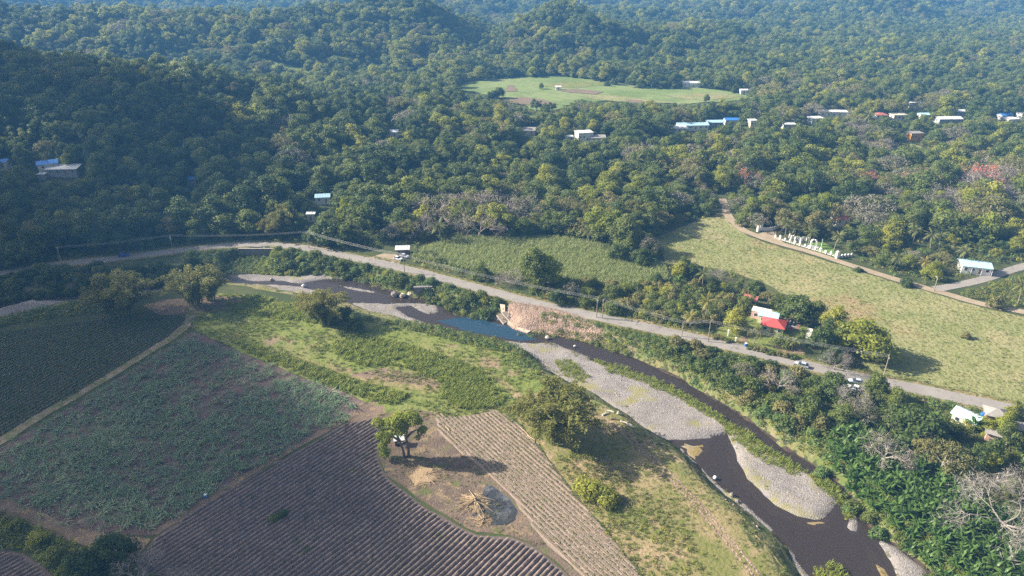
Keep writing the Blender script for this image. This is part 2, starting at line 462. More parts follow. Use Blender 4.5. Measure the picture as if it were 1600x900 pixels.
M['leaf_grey'] = leafmat('leaf_grey', (0.18, 0.174, 0.12), (0.288, 0.264, 0.192), 0.3)
M['leaf_bamboo'] = leafmat('leaf_bamboo', (0.172, 0.19, 0.044), (0.333, 0.305, 0.086), 0.5)
M['leaf_palm'] = leafmat('leaf_palm', (0.098, 0.13, 0.042), (0.234, 0.234, 0.085), 0.35)
M['leaf_yellow'] = leafmat('leaf_yellow', (0.20, 0.20, 0.045), (0.34, 0.27, 0.08), 0.3)
M['leaf_banana'] = leafmat('leaf_banana', (0.06, 0.125, 0.028), (0.125, 0.205, 0.05), 0.35, rough=0.4)
M['flower_orange'] = leafmat('flower_orange', (0.55, 0.12, 0.06), (0.62, 0.22, 0.12), 0.3)
M['twig'] = leafmat('twig', (0.24, 0.20, 0.17), (0.34, 0.29, 0.26), 0.0)
M['twig_pale'] = leafmat('twig_pale', (0.21, 0.19, 0.17), (0.34, 0.31, 0.28), 0.0)
M['blade_cane'] = leafmat('blade_cane', (0.24, 0.3, 0.1), (0.42, 0.45, 0.19), 0.5)
M['blade_dry'] = leafmat('blade_dry', (0.2, 0.21, 0.08), (0.37, 0.345, 0.165), 0.35)
M['blade_green'] = leafmat('blade_green', (0.15, 0.21, 0.035), (0.3, 0.33, 0.08), 0.45)
M['blade_blue'] = leafmat('blade_blue', (0.14, 0.23, 0.13), (0.28, 0.38, 0.22), 0.3)
M['leaf_bean'] = leafmat('leaf_bean', (0.085, 0.16, 0.06), (0.17, 0.26, 0.1), 0.35)
M['blade_weed'] = leafmat('blade_weed', (0.22, 0.29, 0.05), (0.38, 0.41, 0.10), 0.55)
M['leaf_lime'] = leafmat('leaf_lime', (0.20, 0.27, 0.035), (0.36, 0.38, 0.075), 0.5)
M['leaf_ivy'] = leafmat('leaf_ivy', (0.111, 0.189, 0.058), (0.24, 0.319, 0.098), 0.43)

# water: mirror-like surface over a see-through brown body
m, n, b = mat_new('water')
n.nodes.remove(b)
gl = n.nodes.new('ShaderNodeBsdfGlossy'); gl.inputs['Roughness'].default_value = 0.06; gl.inputs['Color'].default_value = (1, 1, 1, 1)
tp = n.nodes.new('ShaderNodeBsdfTransparent'); tp.inputs['Color'].default_value = (0.80, 0.70, 0.60, 1)
fr = n.nodes.new('ShaderNodeFresnel'); fr.inputs['IOR'].default_value = 1.36
ms = n.nodes.new('ShaderNodeMixShader')
tc = n.nodes.new('ShaderNodeTexCoord'); ns = n.nodes.new('ShaderNodeTexNoise'); ns.inputs['Scale'].default_value = 0.9; ns.inputs['Detail'].default_value = 5
bp = n.nodes.new('ShaderNodeBump'); bp.inputs['Strength'].default_value = 0.35; bp.inputs['Distance'].default_value = 0.15
n.links.new(tc.outputs['Object'], ns.inputs['Vector']); n.links.new(ns.outputs['Fac'], bp.inputs['Height'])
n.links.new(bp.outputs[0], gl.inputs['Normal']); n.links.new(bp.outputs[0], fr.inputs['Normal'])
df = n.nodes.new('ShaderNodeBsdfDiffuse'); df.inputs['Color'].default_value = (0.15, 0.115, 0.105, 1)
mb_ = n.nodes.new('ShaderNodeMixShader'); mb_.inputs[0].default_value = 0.25
n.links.new(tp.outputs[0], mb_.inputs[1]); n.links.new(df.outputs[0], mb_.inputs[2])
n.links.new(fr.outputs[0], ms.inputs[0]); n.links.new(mb_.outputs[0], ms.inputs[1]); n.links.new(gl.outputs[0], ms.inputs[2])
n.links.new(ms.outputs[0], n.nodes['Material Output'].inputs['Surface'])
M['water'] = m
m2 = m.copy(); m2.name = 'pool_water'
for nd in m2.node_tree.nodes:
    if nd.type == 'BSDF_DIFFUSE': nd.inputs['Color'].default_value = (0.04, 0.10, 0.17, 1)
    if nd.type == 'MIX_SHADER' and not nd.inputs[0].is_linked: nd.inputs[0].default_value = 0.5
M['pool_water'] = m2

# ------------------------------------------------------------------ ground: one sheet to the horizon
def axis(lo, a, b, hi, fine, grow):
    c = list(np.arange(a, b + 0.01, fine))
    s, x, L = fine, a, []
    while x > lo:
        s *= grow; x -= s; L.append(max(x, lo))
    s, x, U = fine, b, []
    while x < hi:
        s *= grow; x += s; U.append(min(x, hi))
    return np.array(L[::-1] + c + U)


gx = axis(-2600, -240, 240, 2600, 1.6, 1.045)
gy = axis(-300, 84, 330, 3300, 1.6, 1.028)
GX, GY = np.meshgrid(gx, gy)
GZ = height(GX.ravel(), GY.ravel())
nx, ny = len(gx), len(gy)
idx = (np.arange(ny - 1)[:, None] * nx + np.arange(nx - 1)[None, :]).ravel()
quads = np.stack([idx, idx + 1, idx + nx + 1, idx + nx], 1)
me = bpy.data.meshes.new('ground')
V = np.stack([GX.ravel(), GY.ravel(), GZ], 1).astype(np.float32)
me.vertices.add(len(V)); me.vertices.foreach_set('co', V.ravel())
me.loops.add(quads.size); me.loops.foreach_set('vertex_index', quads.astype(np.int32).ravel())
me.polygons.add(len(quads)); me.polygons.foreach_set('loop_start', np.arange(0, quads.size, 4, dtype=np.int32))
me.polygons.foreach_set('use_smooth', np.ones(len(quads), dtype=bool))
me.materials.append(M['forest_floor'])
me.update(calc_edges=True)
tag(link('ground', me), kind='structure')


def resample(poly, step, jit=0.0, seed=0):
    out = []
    n = len(poly)
    for i in range(n):
        a, b = np.array(poly[i]), np.array(poly[(i + 1) % n])
        L = np.linalg.norm(b - a); k = max(1, int(L / step))
        for j in range(k):
            out.append(a + (b - a) * j / k)
    out = np.array(out)
    if jit:
        s = 3.5
        out = out + jit * np.stack([fbm(out[:, 0] / s + seed, out[:, 1] / s, 3), fbm(out[:, 0] / s + 50 + seed, out[:, 1] / s + 9, 3)], 1)
    return out


def sheet(name, poly, mat, off=0.02, step=2.0, jit=0.6, grid=None, zfun=None, seed=0, kind='structure'):
    B = resample(poly, step, jit, seed)
    pts = [Vector((float(p[0]), float(p[1]))) for p in B]
    nb = len(pts)
    edges = [(i, (i + 1) % nb) for i in range(nb)]
    if grid:
        xs = np.arange(B[:, 0].min(), B[:, 0].max(), grid); ys = np.arange(B[:, 1].min(), B[:, 1].max(), grid)
        X, Y = np.meshgrid(xs, ys); X, Y = X.ravel(), Y.ravel()
        k = inpoly(B, X, Y); X, Y = X[k], Y[k]
        k = linedist(B, X, Y, True) > grid * 0.5
        pts += [Vector((float(a), float(c))) for a, c in zip(X[k], Y[k])]
    vo, eo, fo, _, _, _ = delaunay_2d_cdt(pts, edges, [], 1, 1e-4)
    P = np.array([(p.x, p.y) for p in vo])
    Z = (height(P[:, 0], P[:, 1]) + off) if zfun is None else zfun(P[:, 0], P[:, 1])
    mb = MB()
    F = []
    for f in fo:
        a, b_, c = [P[i] for i in f[:3]]
        F.append(tuple(f) if (b_[0] - a[0]) * (c[1] - a[1]) - (b_[1] - a[1]) * (c[0] - a[0]) > 0 else tuple(f)[::-1])
    mb.add(np.column_stack([P, Z]), F)
    o = mb.obj(name, mat, smooth=True)
    return tag(o, kind=kind)


def ribbon(line, width, ends=0.0):
    P = resample_open(line, 2.5)
    d = np.gradient(P, axis=0); d /= np.linalg.norm(d, axis=1)[:, None]
    nrm = np.stack([-d[:, 1], d[:, 0]], 1)
    ww = np.broadcast_to(np.asarray(width, float), (len(P),))[:, None] / 2
    return np.concatenate([P + nrm * ww, (P - nrm * ww)[::-1]])


def resample_open(line, step):
    line = np.asarray(line, float)
    # Catmull-Rom smoothing then uniform resampling
    out = []
    for i in range(len(line) - 1):
        p0 = line[max(i - 1, 0)]; p1 = line[i]; p2 = line[i + 1]; p3 = line[min(i + 2, len(line) - 1)]
        for t in np.linspace(0, 1, 8, endpoint=False):
            out.append(0.5 * ((2 * p1) + (-p0 + p2) * t + (2 * p0 - 5 * p1 + 4 * p2 - p3) * t * t + (-p0 + 3 * p1 - 3 * p2 + p3) * t ** 3))
    out.append(line[-1]); out = np.array(out)
    s = np.concatenate([[0], np.cumsum(np.linalg.norm(np.diff(out, axis=0), axis=1))])
    q = np.arange(0, s[-1], step)
    return np.stack([np.interp(q, s, out[:, 0]), np.interp(q, s, out[:, 1])], 1)


# --- field outlines
F1 = GP([(-70, 527), (0, 519), (60, 511), (100, 505), (180, 497), (290, 494), (286, 507), (262, 526), (215, 556), (155, 592), (105, 622), (36, 661), (0, 683), (-70, 724)])
F2 = GP([(302, 518), (350, 540), (400, 561), (470, 590), (540, 614), (578, 632), (540, 660), (450, 708), (330, 777), (238, 838), (150, 832), (60, 810), (0, 784), (-60, 762), (-60, 736),
         (0, 701), (50, 671), (112, 634), (180, 594), (240, 556)])
F3 = GP([(242, 840), (330, 783), (450, 713), (545, 660), (585, 652), (594, 680), (590, 715), (602, 745), (625, 762), (666, 793), (716, 822), (746, 836), (800, 840), (838, 856), (860, 875), (905, 915), (930, 960), (980, 1010),
         (150, 1010), (160, 950), (215, 880)])
F4 = GP([(678, 643), (720, 650), (746, 648), (775, 640), (792, 648), (812, 665), (840, 697), (866, 733), (900, 777), (950, 833), (1000, 897), (1075, 990), (990, 990), (930, 925), (888, 880), (852, 850), (826, 815), (802, 780), (770, 745), (722, 708), (684, 676)])
HUTZ = GP([(590, 648), (640, 640), (680, 645), (686, 678), (724, 710), (772, 747), (804, 782), (828, 817), (855, 852), (892, 884), (935, 930), (915, 925), (862, 872), (836, 852), (798, 836), (746, 832), (716, 818), (668, 788), (628, 758), (604, 742), (592, 714), (597, 680)])
MEADOW = GP([(300, 500), (300, 478), (345, 458), (400, 462), (470, 478), (560, 500), (640, 515), (720, 535), (780, 545), (830, 570), (870, 600), (930, 630), (880, 690), (800, 660), (776, 640), (720, 652), (590, 650), (580, 634), (540, 613), (470, 588), (400, 559), (350, 538), (306, 518)])
DRYG = GP([(790, 640), (860, 600), (900, 612), (940, 632), (985, 664), (1030, 697), (1066, 720), (1095, 752), (1130, 782), (1168, 815), (1200, 850), (1230, 890), (1262, 940), (1290, 1000), (1085, 1000), (1002, 895), (952, 831), (902, 775), (868, 731), (842, 695), (814, 663)])
CANE = GP([(643, 402), (668, 386), (700, 379), (733, 373), (833, 372), (910, 376), (950, 388), (996, 409), (1040, 418), (1042, 440), (990, 448), (930, 446), (880, 438), (816, 440), (760, 430), (700, 415)])
PAST = GP([(1022, 372), (1070, 352), (1128, 330), (1142, 350), (1166, 368), (1209, 384), (1266, 400), (1333, 421), (1400, 442), (1466, 461), (1533, 480), (1640, 505), (1760, 540), (1760, 660), (1600, 636), (1534, 622), (1440, 603), (1390, 592), (1330, 560), (1300, 500), (1230, 462), (1190, 440), (1120, 420), (1040, 410)])
VALLEY = [(704, 134), (735, 128), (800, 122), (870, 120), (905, 122), (935, 127), (960, 133), (1010, 136), (1050, 140), (1085, 137), (1130, 143), (1185, 154), (1130, 161), (1060, 165), (1000, 162), (945, 160), (900, 158), (880, 170), (850, 176), (825, 170), (800, 160), (770, 152), (735, 146)]
VALLEYW = np.array([GT(*p)[:2] for p in VALLEY])
COMP = GP([(1130, 505), (1165, 498), (1185, 482), (1235, 486), (1262, 498), (1262, 515), (1245, 528), (1262, 545), (1252, 562), (1200, 548), (1140, 532), (1118, 522)])
RIGHTBANK = GP([(960, 545), (1020, 518), (1080, 531), (1140, 546), (1200, 561), (1260, 576), (1328, 592), (1380, 602), (1440, 614), (1500, 628), (1600, 650), (1760, 690), (1760, 1000), (1500, 1000), (1450, 885), (1360, 815), (1284, 728), (1186, 664), (1080, 600)])

sheet('pasture', PAST, M['pasture'], 0.03, jit=1.2, seed=1)
sheet('cane_field', CANE, M['cane_floor'], 0.04, jit=0.8, seed=2)
sheet('meadow', MEADOW, M['meadow'], 0.03, jit=1.0, grid=2.5, seed=3)
sheet('dry_grass_strip', DRYG, M['dry_grass'], 0.05, jit=1.0, grid=2.5, seed=4)
sheet('bean_field', F1, M['bean_soil'], 0.03, jit=0.5, seed=5)
sheet('leafy_crop_field', F2, M['leaf_soil'], 0.03, jit=0.5, seed=6)
f3 = sheet('ploughed_field', F3, M['plough_shade'], 0.02, jit=0.4, seed=7)
f4 = sheet('seedling_field', F4, M['plough_light'], 0.02, jit=0.4, seed=8)
sheet('bare_ground', HUTZ, M['hut_soil'], 0.06, jit=0.6, seed=9)
sheet('bare_ground', GP([(0, 770), (60, 800), (110, 822), (170, 835), (235, 842), (215, 870), (120, 850), (50, 822), (-60, 788), (-60, 762)]), M['bare_soil'], 0.05, jit=0.4, seed=31)
sheet('bare_ground', GP([(225, 478), (262, 468), (300, 466), (345, 462), (380, 468), (360, 480), (310, 492), (250, 492)]), M['bare_soil'], 0.06, jit=0.8, grid=2.0, seed=32)
sheet('bare_ground', GP([(545, 585), (600, 575), (660, 585), (690, 600), (680, 612), (620, 604), (570, 600)]), M['bare_soil'], 0.06, jit=0.8, seed=33)
sheet('bare_ground', GP([(570, 632), (600, 622), (560, 648), (500, 680), (445, 712), (340, 776), (245, 836), (235, 832), (330, 772), (450, 702), (540, 650)]), M['bare_soil'], 0.045, jit=0.3, seed=34)
sheet('valley_field', VALLEYW, M['valley_grass'], 0.5, 6, 9, grid=10, seed=10)
for pl, mt_ in (([(900, 150), (960, 150), (1060, 163), (1000, 161), (930, 158)], 'pasture'), ([(880, 128), (930, 129), (955, 134), (900, 138), (850, 136)], 'meadow'), ([(1040, 152), (1120, 146), (1160, 152), (1100, 158)], 'pasture')):
    sheet('valley_plot', np.array([GT(*p)[:2] for p in pl]), M[mt_], 0.65, 6, 6, grid=10, seed=15)
for pl in ([(790, 144), (794, 134), (802, 134), (808, 144)], [(786, 158), (815, 153), (850, 157), (872, 165), (830, 166), (798, 163)],
           [(868, 142), (900, 140), (945, 145), (930, 149), (890, 146)], [(975, 157), (1000, 158), (1015, 163), (985, 162)]):
    sheet('ploughed_plot', np.array([GT(*p)[:2] for p in pl]), M['red_earth'], 0.8, 4, 0.8, grid=6, seed=11)
sheet('valley_field', np.array([GT(*p)[:2] for p in [(1310, 143), (1400, 146), (1470, 150), (1540, 151), (1538, 154), (1450, 154), (1380, 151), (1310, 147)]]), M['valley_grass'], 0.5, 6, 2, grid=10, seed=12)
HILLP = [[(372, 66), (395, 70), (420, 82), (400, 84)], [(395, 88), (440, 100), (490, 115), (500, 124), (450, 120), (410, 105)], [(545, 112), (590, 100), (630, 112), (600, 124), (560, 122)], [(640, 88), (668, 92), (690, 112), (668, 114)], [(700, 168), (740, 160), (790, 166), (760, 176)]]
for pl in HILLP:
    pass
for pl in HILLP if True else ([(372, 66), (395, 70), (420, 82), (400, 84)], [(395, 88), (440, 100), (490, 115), (500, 124), (450, 120), (410, 105)]):
    sheet('hill_pasture', np.array([GT(*p)[:2] for p in pl]), M['valley_grass'], 0.6, 6, 2, grid=10, seed=13)
sheet('hill_pasture', np.array([GT(*p)[:2] for p in [(1395, 230), (1420, 222), (1450, 236), (1455, 262), (1400, 262), (1380, 250)]]), M['pasture'], 0.5, 4, 2, grid=5, seed=14)
sheet('house_yard', COMP, M['meadow'], 0.07, jit=0.8, seed=15)
sheet('house_yard', GP([(1210, 497), (1240, 494), (1252, 503), (1248, 514), (1232, 517), (1215, 507)]), M['yard'], 0.09, jit=0.5, seed=16)
sheet('house_yard', GP([(1205, 540), (1250, 540), (1258, 556), (1225, 552)]), M['bare_soil'], 0.09, jit=0.7, seed=17)
sheet('house_yard', GP([(1150, 534), (1163, 523), (1170, 524), (1166, 540)]), M['bare_soil'], 0.095, jit=0.3, seed=18)
sheet('lawn', GP([(1258, 380), (1285, 378), (1302, 388), (1308, 399), (1280, 395)]), M['lawn'], 0.12, jit=0.4, grid=3, seed=19)
sheet('gravel_forecourt', GP([(1183, 366), (1200, 361), (1214, 361), (1214, 372), (1225, 380), (1205, 378)]), M['road_dust'], 0.14, jit=0.4, grid=3, seed=20)
sheet('gravel_forecourt', GP([(572, 404), (600, 396), (618, 398), (628, 404), (624, 413), (600, 415), (580, 412)]), M['road_dust'], 0.06, jit=0.4, grid=3, seed=21)
# road verges, worn grass
sheet('road_verge', ribbon(ROADW, 9.5), M['dry_grass'], 0.055, 2.5, 0.7, grid=2.0, seed=22)
sheet('road', ribbon(ROADW, 5.7), M['asphalt'], 0.10, 2.0, 0.45, grid=2.0, seed=23)
sheet('side_road', ribbon(SIDEW, 4.2), M['road_dust'], 0.16, 2.5, 0.3, grid=2.0, seed=24)
sheet('driveway', ribbon(DRIVEW, 4.5), M['asphalt'], 0.12, 2.5, 0.3, grid=2.0, seed=25)
sheet('farm_track', ribbon(TRACKW, 3.4), M['track'], 0.07, 2.5, 0.4, seed=26)
PATHW = GP([(905, 636), (960, 666), (1003, 702), (1050, 747), (1080, 778), (1112, 815), (1150, 860), (1184, 902), (1230, 970)])
for d in (-0.75, 0.75):
    sheet('foot_path', ribbon(PATHW + np.array([d * 0.75, d * 0.66]), 0.7), M['pink_bank'], 0.09, 1.5, 0.25, seed=27)
sheet('foot_path', ribbon(GP([(400, 545), (480, 566), (540, 590), (610, 600), (690, 612)]), 2.4), M['dry_grass'], 0.08, 2, 0.5, seed=28)
sheet('foot_path', ribbon(GP([(700, 560), (760, 585), (800, 610), (840, 650), (860, 690)]), 3.0), M['dry_grass'], 0.08, 2, 0.8, grid=2.5, seed=29)

# --- river: bed, bars, water
M['bank'] = earth('bank', [(0.20, 0.18, 0.085), ((0.12, 0.15, 0.045), 0.12, 0.5, 0.08), ((0.26, 0.21, 0.14), 0.16, 0.58, 0.05), ((0.30, 0.26, 0.22), 0.5, 0.64, 0.04)], bump=0.8, bscale=1.2, bdist=0.4)
_B = resample(BEDW, 3.0)
_d = np.roll(_B, -2, 0) - np.roll(_B, 2, 0); _d /= np.linalg.norm(_d, axis=1)[:, None]
_ar = 0.5 * np.sum(_B[:, 0] * np.roll(_B[:, 1], -1) - _B[:, 1] * np.roll(_B[:, 0], -1))
_o = np.stack([_d[:, 1], -_d[:, 0]], 1) * (1 if _ar > 0 else -1)
sheet('river_bank', _B + _o * 7.5, M['bank'], 0.024, 4, 1.0, grid=2.0, seed=91)
sheet('river_bed', resample(BEDW, 3), M['mud'], 0.05, 2.5, 0.0, grid=2.5, seed=30)
WZ = -3.35
# widen the water's outline so that the banks cut it
cen = BEDW
tag(sheet('river_water', BEDW, M['water'], zfun=lambda x, y: np.full(len(x), WZ), step=3, jit=0.0), kind='structure')


sheet('river_pool', GP([(684, 500), (696, 498), (712, 497), (730, 497), (760, 500), (790, 508), (812, 516), (834, 522), (836, 531), (815, 532), (785, 528), (745, 521), (715, 512), (695, 506)], WZ), M['pool_water'], zfun=lambda x, y: np.full(len(x), WZ + .012), step=2, jit=1.2, seed=90)


def bar(name, px, mat, top=0.45, edge=4.5, seed=0, jit=1.0):
    P = GP(px, ZB)
    B = resample(P, 2.0, jit, seed)

    def zf(x, y):
        d = linedist(B, x, y, True)
        return WZ - 0.35 + (top + 0.35) * sm(0, edge, d) + 0.10 * fbm(x / 3, y / 3, 3) * sm(0, edge, d)
    o = sheet(name, B, mat, zfun=zf, step=3, jit=0, grid=1.2)
    return o


BARS = [
    [(545, 470), (600, 473), (640, 472), (662, 472), (682, 477), (691, 486), (684, 491), (668, 492), (655, 489), (640, 480), (622, 480), (640, 492), (665, 503), (692, 512), (735, 521), (780, 531), (835, 534), (868, 534), (900, 546), (930, 558),
     (900, 605), (840, 580), (828, 560), (770, 536), (700, 524), (640, 506), (585, 494), (545, 480)],
    [(840, 534), (870, 535), (886, 547), (950, 568), (1010, 588), (1066, 614), (1112, 641), (1146, 664), (1136, 681), (1100, 688), (1066, 690), (1030, 690), (980, 656), (930, 624), (880, 600), (845, 580), (835, 555)],
    [(1130, 672), (1148, 665), (1185, 689), (1228, 719), (1268, 736), (1290, 752), (1318, 772), (1311, 789), (1299, 804), (1280, 818), (1244, 810), (1206, 792), (1172, 758), (1150, 728), (1142, 700)],
    [(1316, 797), (1330, 792), (1346, 800), (1346, 822), (1342, 836), (1328, 832), (1319, 823)],
    [(1356, 829), (1400, 852), (1446, 886), (1475, 925), (1480, 960), (1440, 960), (1400, 905), (1375, 860)],
    [(-60, 492), (0, 480), (50, 467), (105, 469), (92, 480), (40, 490), (-60, 508)],
    [(362, 428), (408, 427), (440, 430), (470, 428), (504, 427), (555, 432), (545, 437), (500, 438), (470, 444), (430, 440), (395, 440), (370, 436)],
    [(330, 446), (380, 443), (440, 444), (475, 447), (505, 454), (545, 470), (500, 472), (450, 462), (400, 452), (340, 452)],
    [(512, 441), (545, 447), (575, 452), (605, 460), (575, 458), (540, 452)],
    [(712, 487), (740, 488), (776, 491), (804, 508), (790, 504), (760, 499), (728, 495)],
    [(1062, 696), (1098, 727), (1130, 756), (1170, 787), (1210, 827), (1248, 871), (1280, 920), (1314, 990), (1280, 990), (1240, 905), (1200, 845), (1150, 795), (1105, 755), (1072, 724), (1050, 700)],
]
for i, px in enumerate(BARS):
    bar('gravel_bar', px, M['gravel'], seed=40 + i, top=(0.30 if i == 10 else 0.45), edge=(1.6 if i in (3, 7, 8, 9, 10) else 2.2))
for i, px in enumerate([[(1052, 690), (1100, 684), (1110, 700), (1088, 730), (1066, 712)], [(1136, 692), (1146, 702), (1152, 728), (1174, 758), (1208, 791), (1246, 809), (1300, 806), (1300, 824), (1276, 828), (1204, 802), (1164, 764), (1140, 730)],
                         [(1370, 862), (1400, 900), (1440, 960), (1400, 960), (1362, 890), (1352, 850)]]):
    bar('shallow_sand', px, M['algae_sand'], top=0.03, edge=1.5, seed=60 + i)
# eroded pink bank under the road
CLIFF = GP([(800, 475), (835, 480), (868, 487), (900, 496), (930, 508), (948, 522), (930, 529), (900, 523), (866, 517), (830, 517), (806, 512), (792, 498), (790, 484)], -1.0)


def zcliff(x, y):
    d = linedist(CLIFF, x, y, True)
    return height(x, y) + 0.10 + sm(0, 2.0, d) * (0.30 + 0.28 * fbm(x / 1.3, y / 3.0, 4))


sheet('eroded_bank', CLIFF, M['pink_bank'], zfun=zcliff, step=1.0, jit=0.5, grid=0.7, seed=70)


# ------------------------------------------------------------------ furrows: each ridge a mesh of its own
def clip_line(poly, p, d):
    n2 = np.array([-d[1], d[0]])
    ts = []
    k = len(poly)
    for i in range(k):
        a, b_ = poly[i] - p, poly[(i + 1) % k] - p
        sa, sb = a @ n2, b_ @ n2
        if (sa > 0) != (sb > 0):
            q = a + (b_ - a) * (sa / (sa - sb)); ts.append(q @ d)
    ts.sort()
    return [(ts[i], ts[i + 1]) for i in range(0, len(ts) - 1, 2)]


def ridges(parent, poly, d, spacing, hgt, mat, seed, gap=0.5, name='ridge', build=True):
    rg = np.random.RandomState(seed)
    d = np.array(d, float); d /= np.linalg.norm(d); nn = np.array([-d[1], d[0]])
    c = poly.mean(0)
    off = (poly - c) @ nn
    lines = []
    for o in np.arange(off.min() + spacing * 0.5, off.max(), spacing):
        p = c + nn * o
        for (t0, t1) in clip_line(poly, p, d):
            t0 += gap * rg.rand() + 0.2; t1 -= gap * rg.rand() + 0.2
            if t1 - t0 < 2:
                continue
            lines.append((p, t0, t1))
            if not build:
                continue
            k = max(3, int((t1 - t0) / 0.9))
            t = np.linspace(t0, t1, k)
            base = p + np.outer(t, d) + np.outer((fbm(t / 9.0 + o * .11, t * 0 + o * .15, 2) * 0.22), nn)
            wv = spacing * (0.33 + 0.06 * rg.rand(k)); hv = hgt * (0.72 + 0.5 * rg.rand(k))
            hv[0] = hv[-1] = 0.03
            prof = [(-1, -0.06), (-0.5, 0.75), (0.02, 1.0), (0.5, 0.72), (1, -0.06)]
            rows = []
            for (a, b_) in prof:
                q = base + nn[None, :] * (wv * a + 0.06 * (rg.rand(k) - .5))[:, None]
                rows.append(np.column_stack([q, 0.03 + hv * b_ + (0.05 * rg.rand(k) if b_ > 0 else 0)]))
            Vv = np.stack(rows, 1).reshape(-1, 3)
            Fs = [(i * 5 + j, (i + 1) * 5 + j, (i + 1) * 5 + j + 1, i * 5 + j + 1) for i in range(k - 1) for j in range(4)]
            mb = MB(); mb.add(Vv, [f[::-1] for f in Fs])
            mb.obj(name, mat, parent)
    return lines


sheet('bare_ground', GP([(560, 630), (600, 634), (604, 660), (588, 668), (540, 664)]), M['bare_soil'], 0.037, jit=0.4, seed=36)
F5 = GP([(-70, 858), (0, 858), (36, 866), (64, 882), (88, 908), (96, 960), (96, 1010), (-70, 1010)])
f5 = sheet('ploughed_field', F5, M['plough_shade'], 0.05, jit=0.4, seed=35)
D3 = np.array(G(533, 663)) - np.array(G(240, 840))
D4 = np.array(G(1000, 897)) - np.array(G(733, 660))
D1 = np.array(G(290, 510)) - np.array(G(0, 690))
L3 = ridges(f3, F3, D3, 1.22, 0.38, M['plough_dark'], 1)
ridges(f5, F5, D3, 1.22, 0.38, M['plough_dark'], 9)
L4 = ridges(f4, F4, D4, 1.12, 0.09, M['plough_light'], 2)
L1 = ridges(None, F1, D1, 1.6, 0.2, None, 3, build=False)
L2 = ridges(None, F2, D3, 1.3, 0.2, None, 4, build=False)

# ------------------------------------------------------------------ plants
def unit(n, rg):
    v = rg.normal(size=(n, 3))
    return v / np.linalg.norm(v, axis=1)[:, None]


def cards(c, nrm, wd, ln, rg, along=None):
    """leaf-shaped four-sided cards"""
    N = len(c)
    nrm = nrm / (np.linalg.norm(nrm, axis=1)[:, None] + 1e-9)
    r = unit(N, rg) if along is None else along
    t = r - nrm * np.sum(r * nrm, 1)[:, None]
    t /= (np.linalg.norm(t, axis=1)[:, None] + 1e-9)
    b = np.cross(nrm, t)
    wd = np.broadcast_to(wd, (N,))[:, None] / 2; ln = np.broadcast_to(ln, (N,))[:, None] / 2
    return np.stack([c - t * ln, c + b * wd, c + t * ln, c - b * wd], 1)


ICO_V = None


def lobes_crown(mb, rg, lobes, n, size, core=0.0, mat=0, up=0.15, clump=0.35):
    C = np.array([l[:3] for l in lobes]); Rr = np.array([l[3] for l in lobes])
    pr = Rr ** 2 / np.sum(Rr ** 2)
    k = rg.choice(len(lobes), size=int(n * 1.5), p=pr)
    d = unit(len(k), rg); d[:, 2] += up; d /= np.linalg.norm(d, axis=1)[:, None]
    # irregular radius so that the outline is ragged
    rad = Rr[k] * (0.70 + 0.42 * rg.rand(len(k)) ** 0.8)
    p = C[k] + d * rad[:, None] * np.array([1, 1, 0.85])
    inside = np.zeros(len(k), bool)
    for j in range(len(lobes)):
        dd = np.linalg.norm((p - C[j]) / np.array([1, 1, 0.85]), axis=1)
        inside |= (dd < Rr[j] * 0.72) & (k != j)
    p, d, k = p[~inside][:n], d[~inside][:n], k[~inside][:n]
    nr = d + 0.75 * unit(len(p), rg)
    s = size * (0.65 + 0.7 * rg.rand(len(p)))
    lt = rg.rand(len(lobes))
    tint = np.clip(lt[k] * clump + rg.rand(len(p)) * (1 - clump), 0, 1)
    mb.quads(cards(p, nr, s * 0.62, s, rg), mat, tint)
    if core:
        for j in range(len(lobes)):
            blob(mb, C[j], Rr[j] * core, rg, mat)


def blob(mb, c, r, rg, mat=0):
    th = np.linspace(0, math.pi, 5)[1:-1]; ph = np.arange(6) * math.pi / 3
    Vv = [(0, 0, 1)] + [(math.sin(a) * math.cos(b_), math.sin(a) * math.sin(b_), math.cos(a)) for a in th for b_ in ph] + [(0, 0, -1)]
    Vv = np.array(Vv) * r * (0.85 + 0.3 * rg.rand(len(Vv)))[:, None] * np.array([1, 1, .85]) + np.array(c)
    F = [(0, 1 + j, 1 + (j + 1) % 6) for j in range(6)]
    for i in range(2):
        F += [(1 + i * 6 + j, 7 + i * 6 + j, 7 + i * 6 + (j + 1) % 6, 1 + i * 6 + (j + 1) % 6) for j in range(6)]
    F += [(19, 13 + (j + 1) % 6, 13 + j) for j in range(6)]
    mb.add(Vv, F, mat, 0.2)


def round_lobes(rg, rx, z0, z1, n, lr):
    out = []
    for i in range(n):
        a = i * 2.399 + rg.rand() * 0.6; q = math.sqrt((i + 0.5) / n)
        zz = z0 + (z1 - z0) * (1 - q * q * 0.9) * (0.6 + 0.4 * rg.rand()) - lr * 0.35
        out.append((math.cos(a) * q * (rx - lr * 0.7), math.sin(a) * q * (rx - lr * 0.7), zz, lr * (0.75 + 0.5 * rg.rand())))
    return out


def trunk_mb(rg, h, r, lobes, lean=0.0, nl=5, n=6):
    mb = MB()
    top = np.array([lean, lean * 0.4, h])
    z = np.linspace(0, 1, 5)
    pts = np.outer(z, top) + np.column_stack([np.sin(z * 3 + rg.rand()) * 0.15, np.cos(z * 2.6) * 0.15 - 0.15, z * 0])
    pts[0, 2] = -0.6
    mb.tube(pts, r * np.array([1.35, 1.0, 0.85, 0.7, 0.5]), n)
    for i in rg.choice(len(lobes), size=min(nl, len(lobes)), replace=False):
        l = np.array(lobes[i][:3])
        s = pts[2 + (i % 2)]
        mid = s + (l - s) * 0.5 + np.array([0, 0, 0.3])
        mb.tube([s, mid, l], r * np.array([0.55, 0.38, 0.18]), 4, cap=False)
    return mb


PROTO = {}     # species -> list of (trunk mesh, trunk mats, crown mesh)


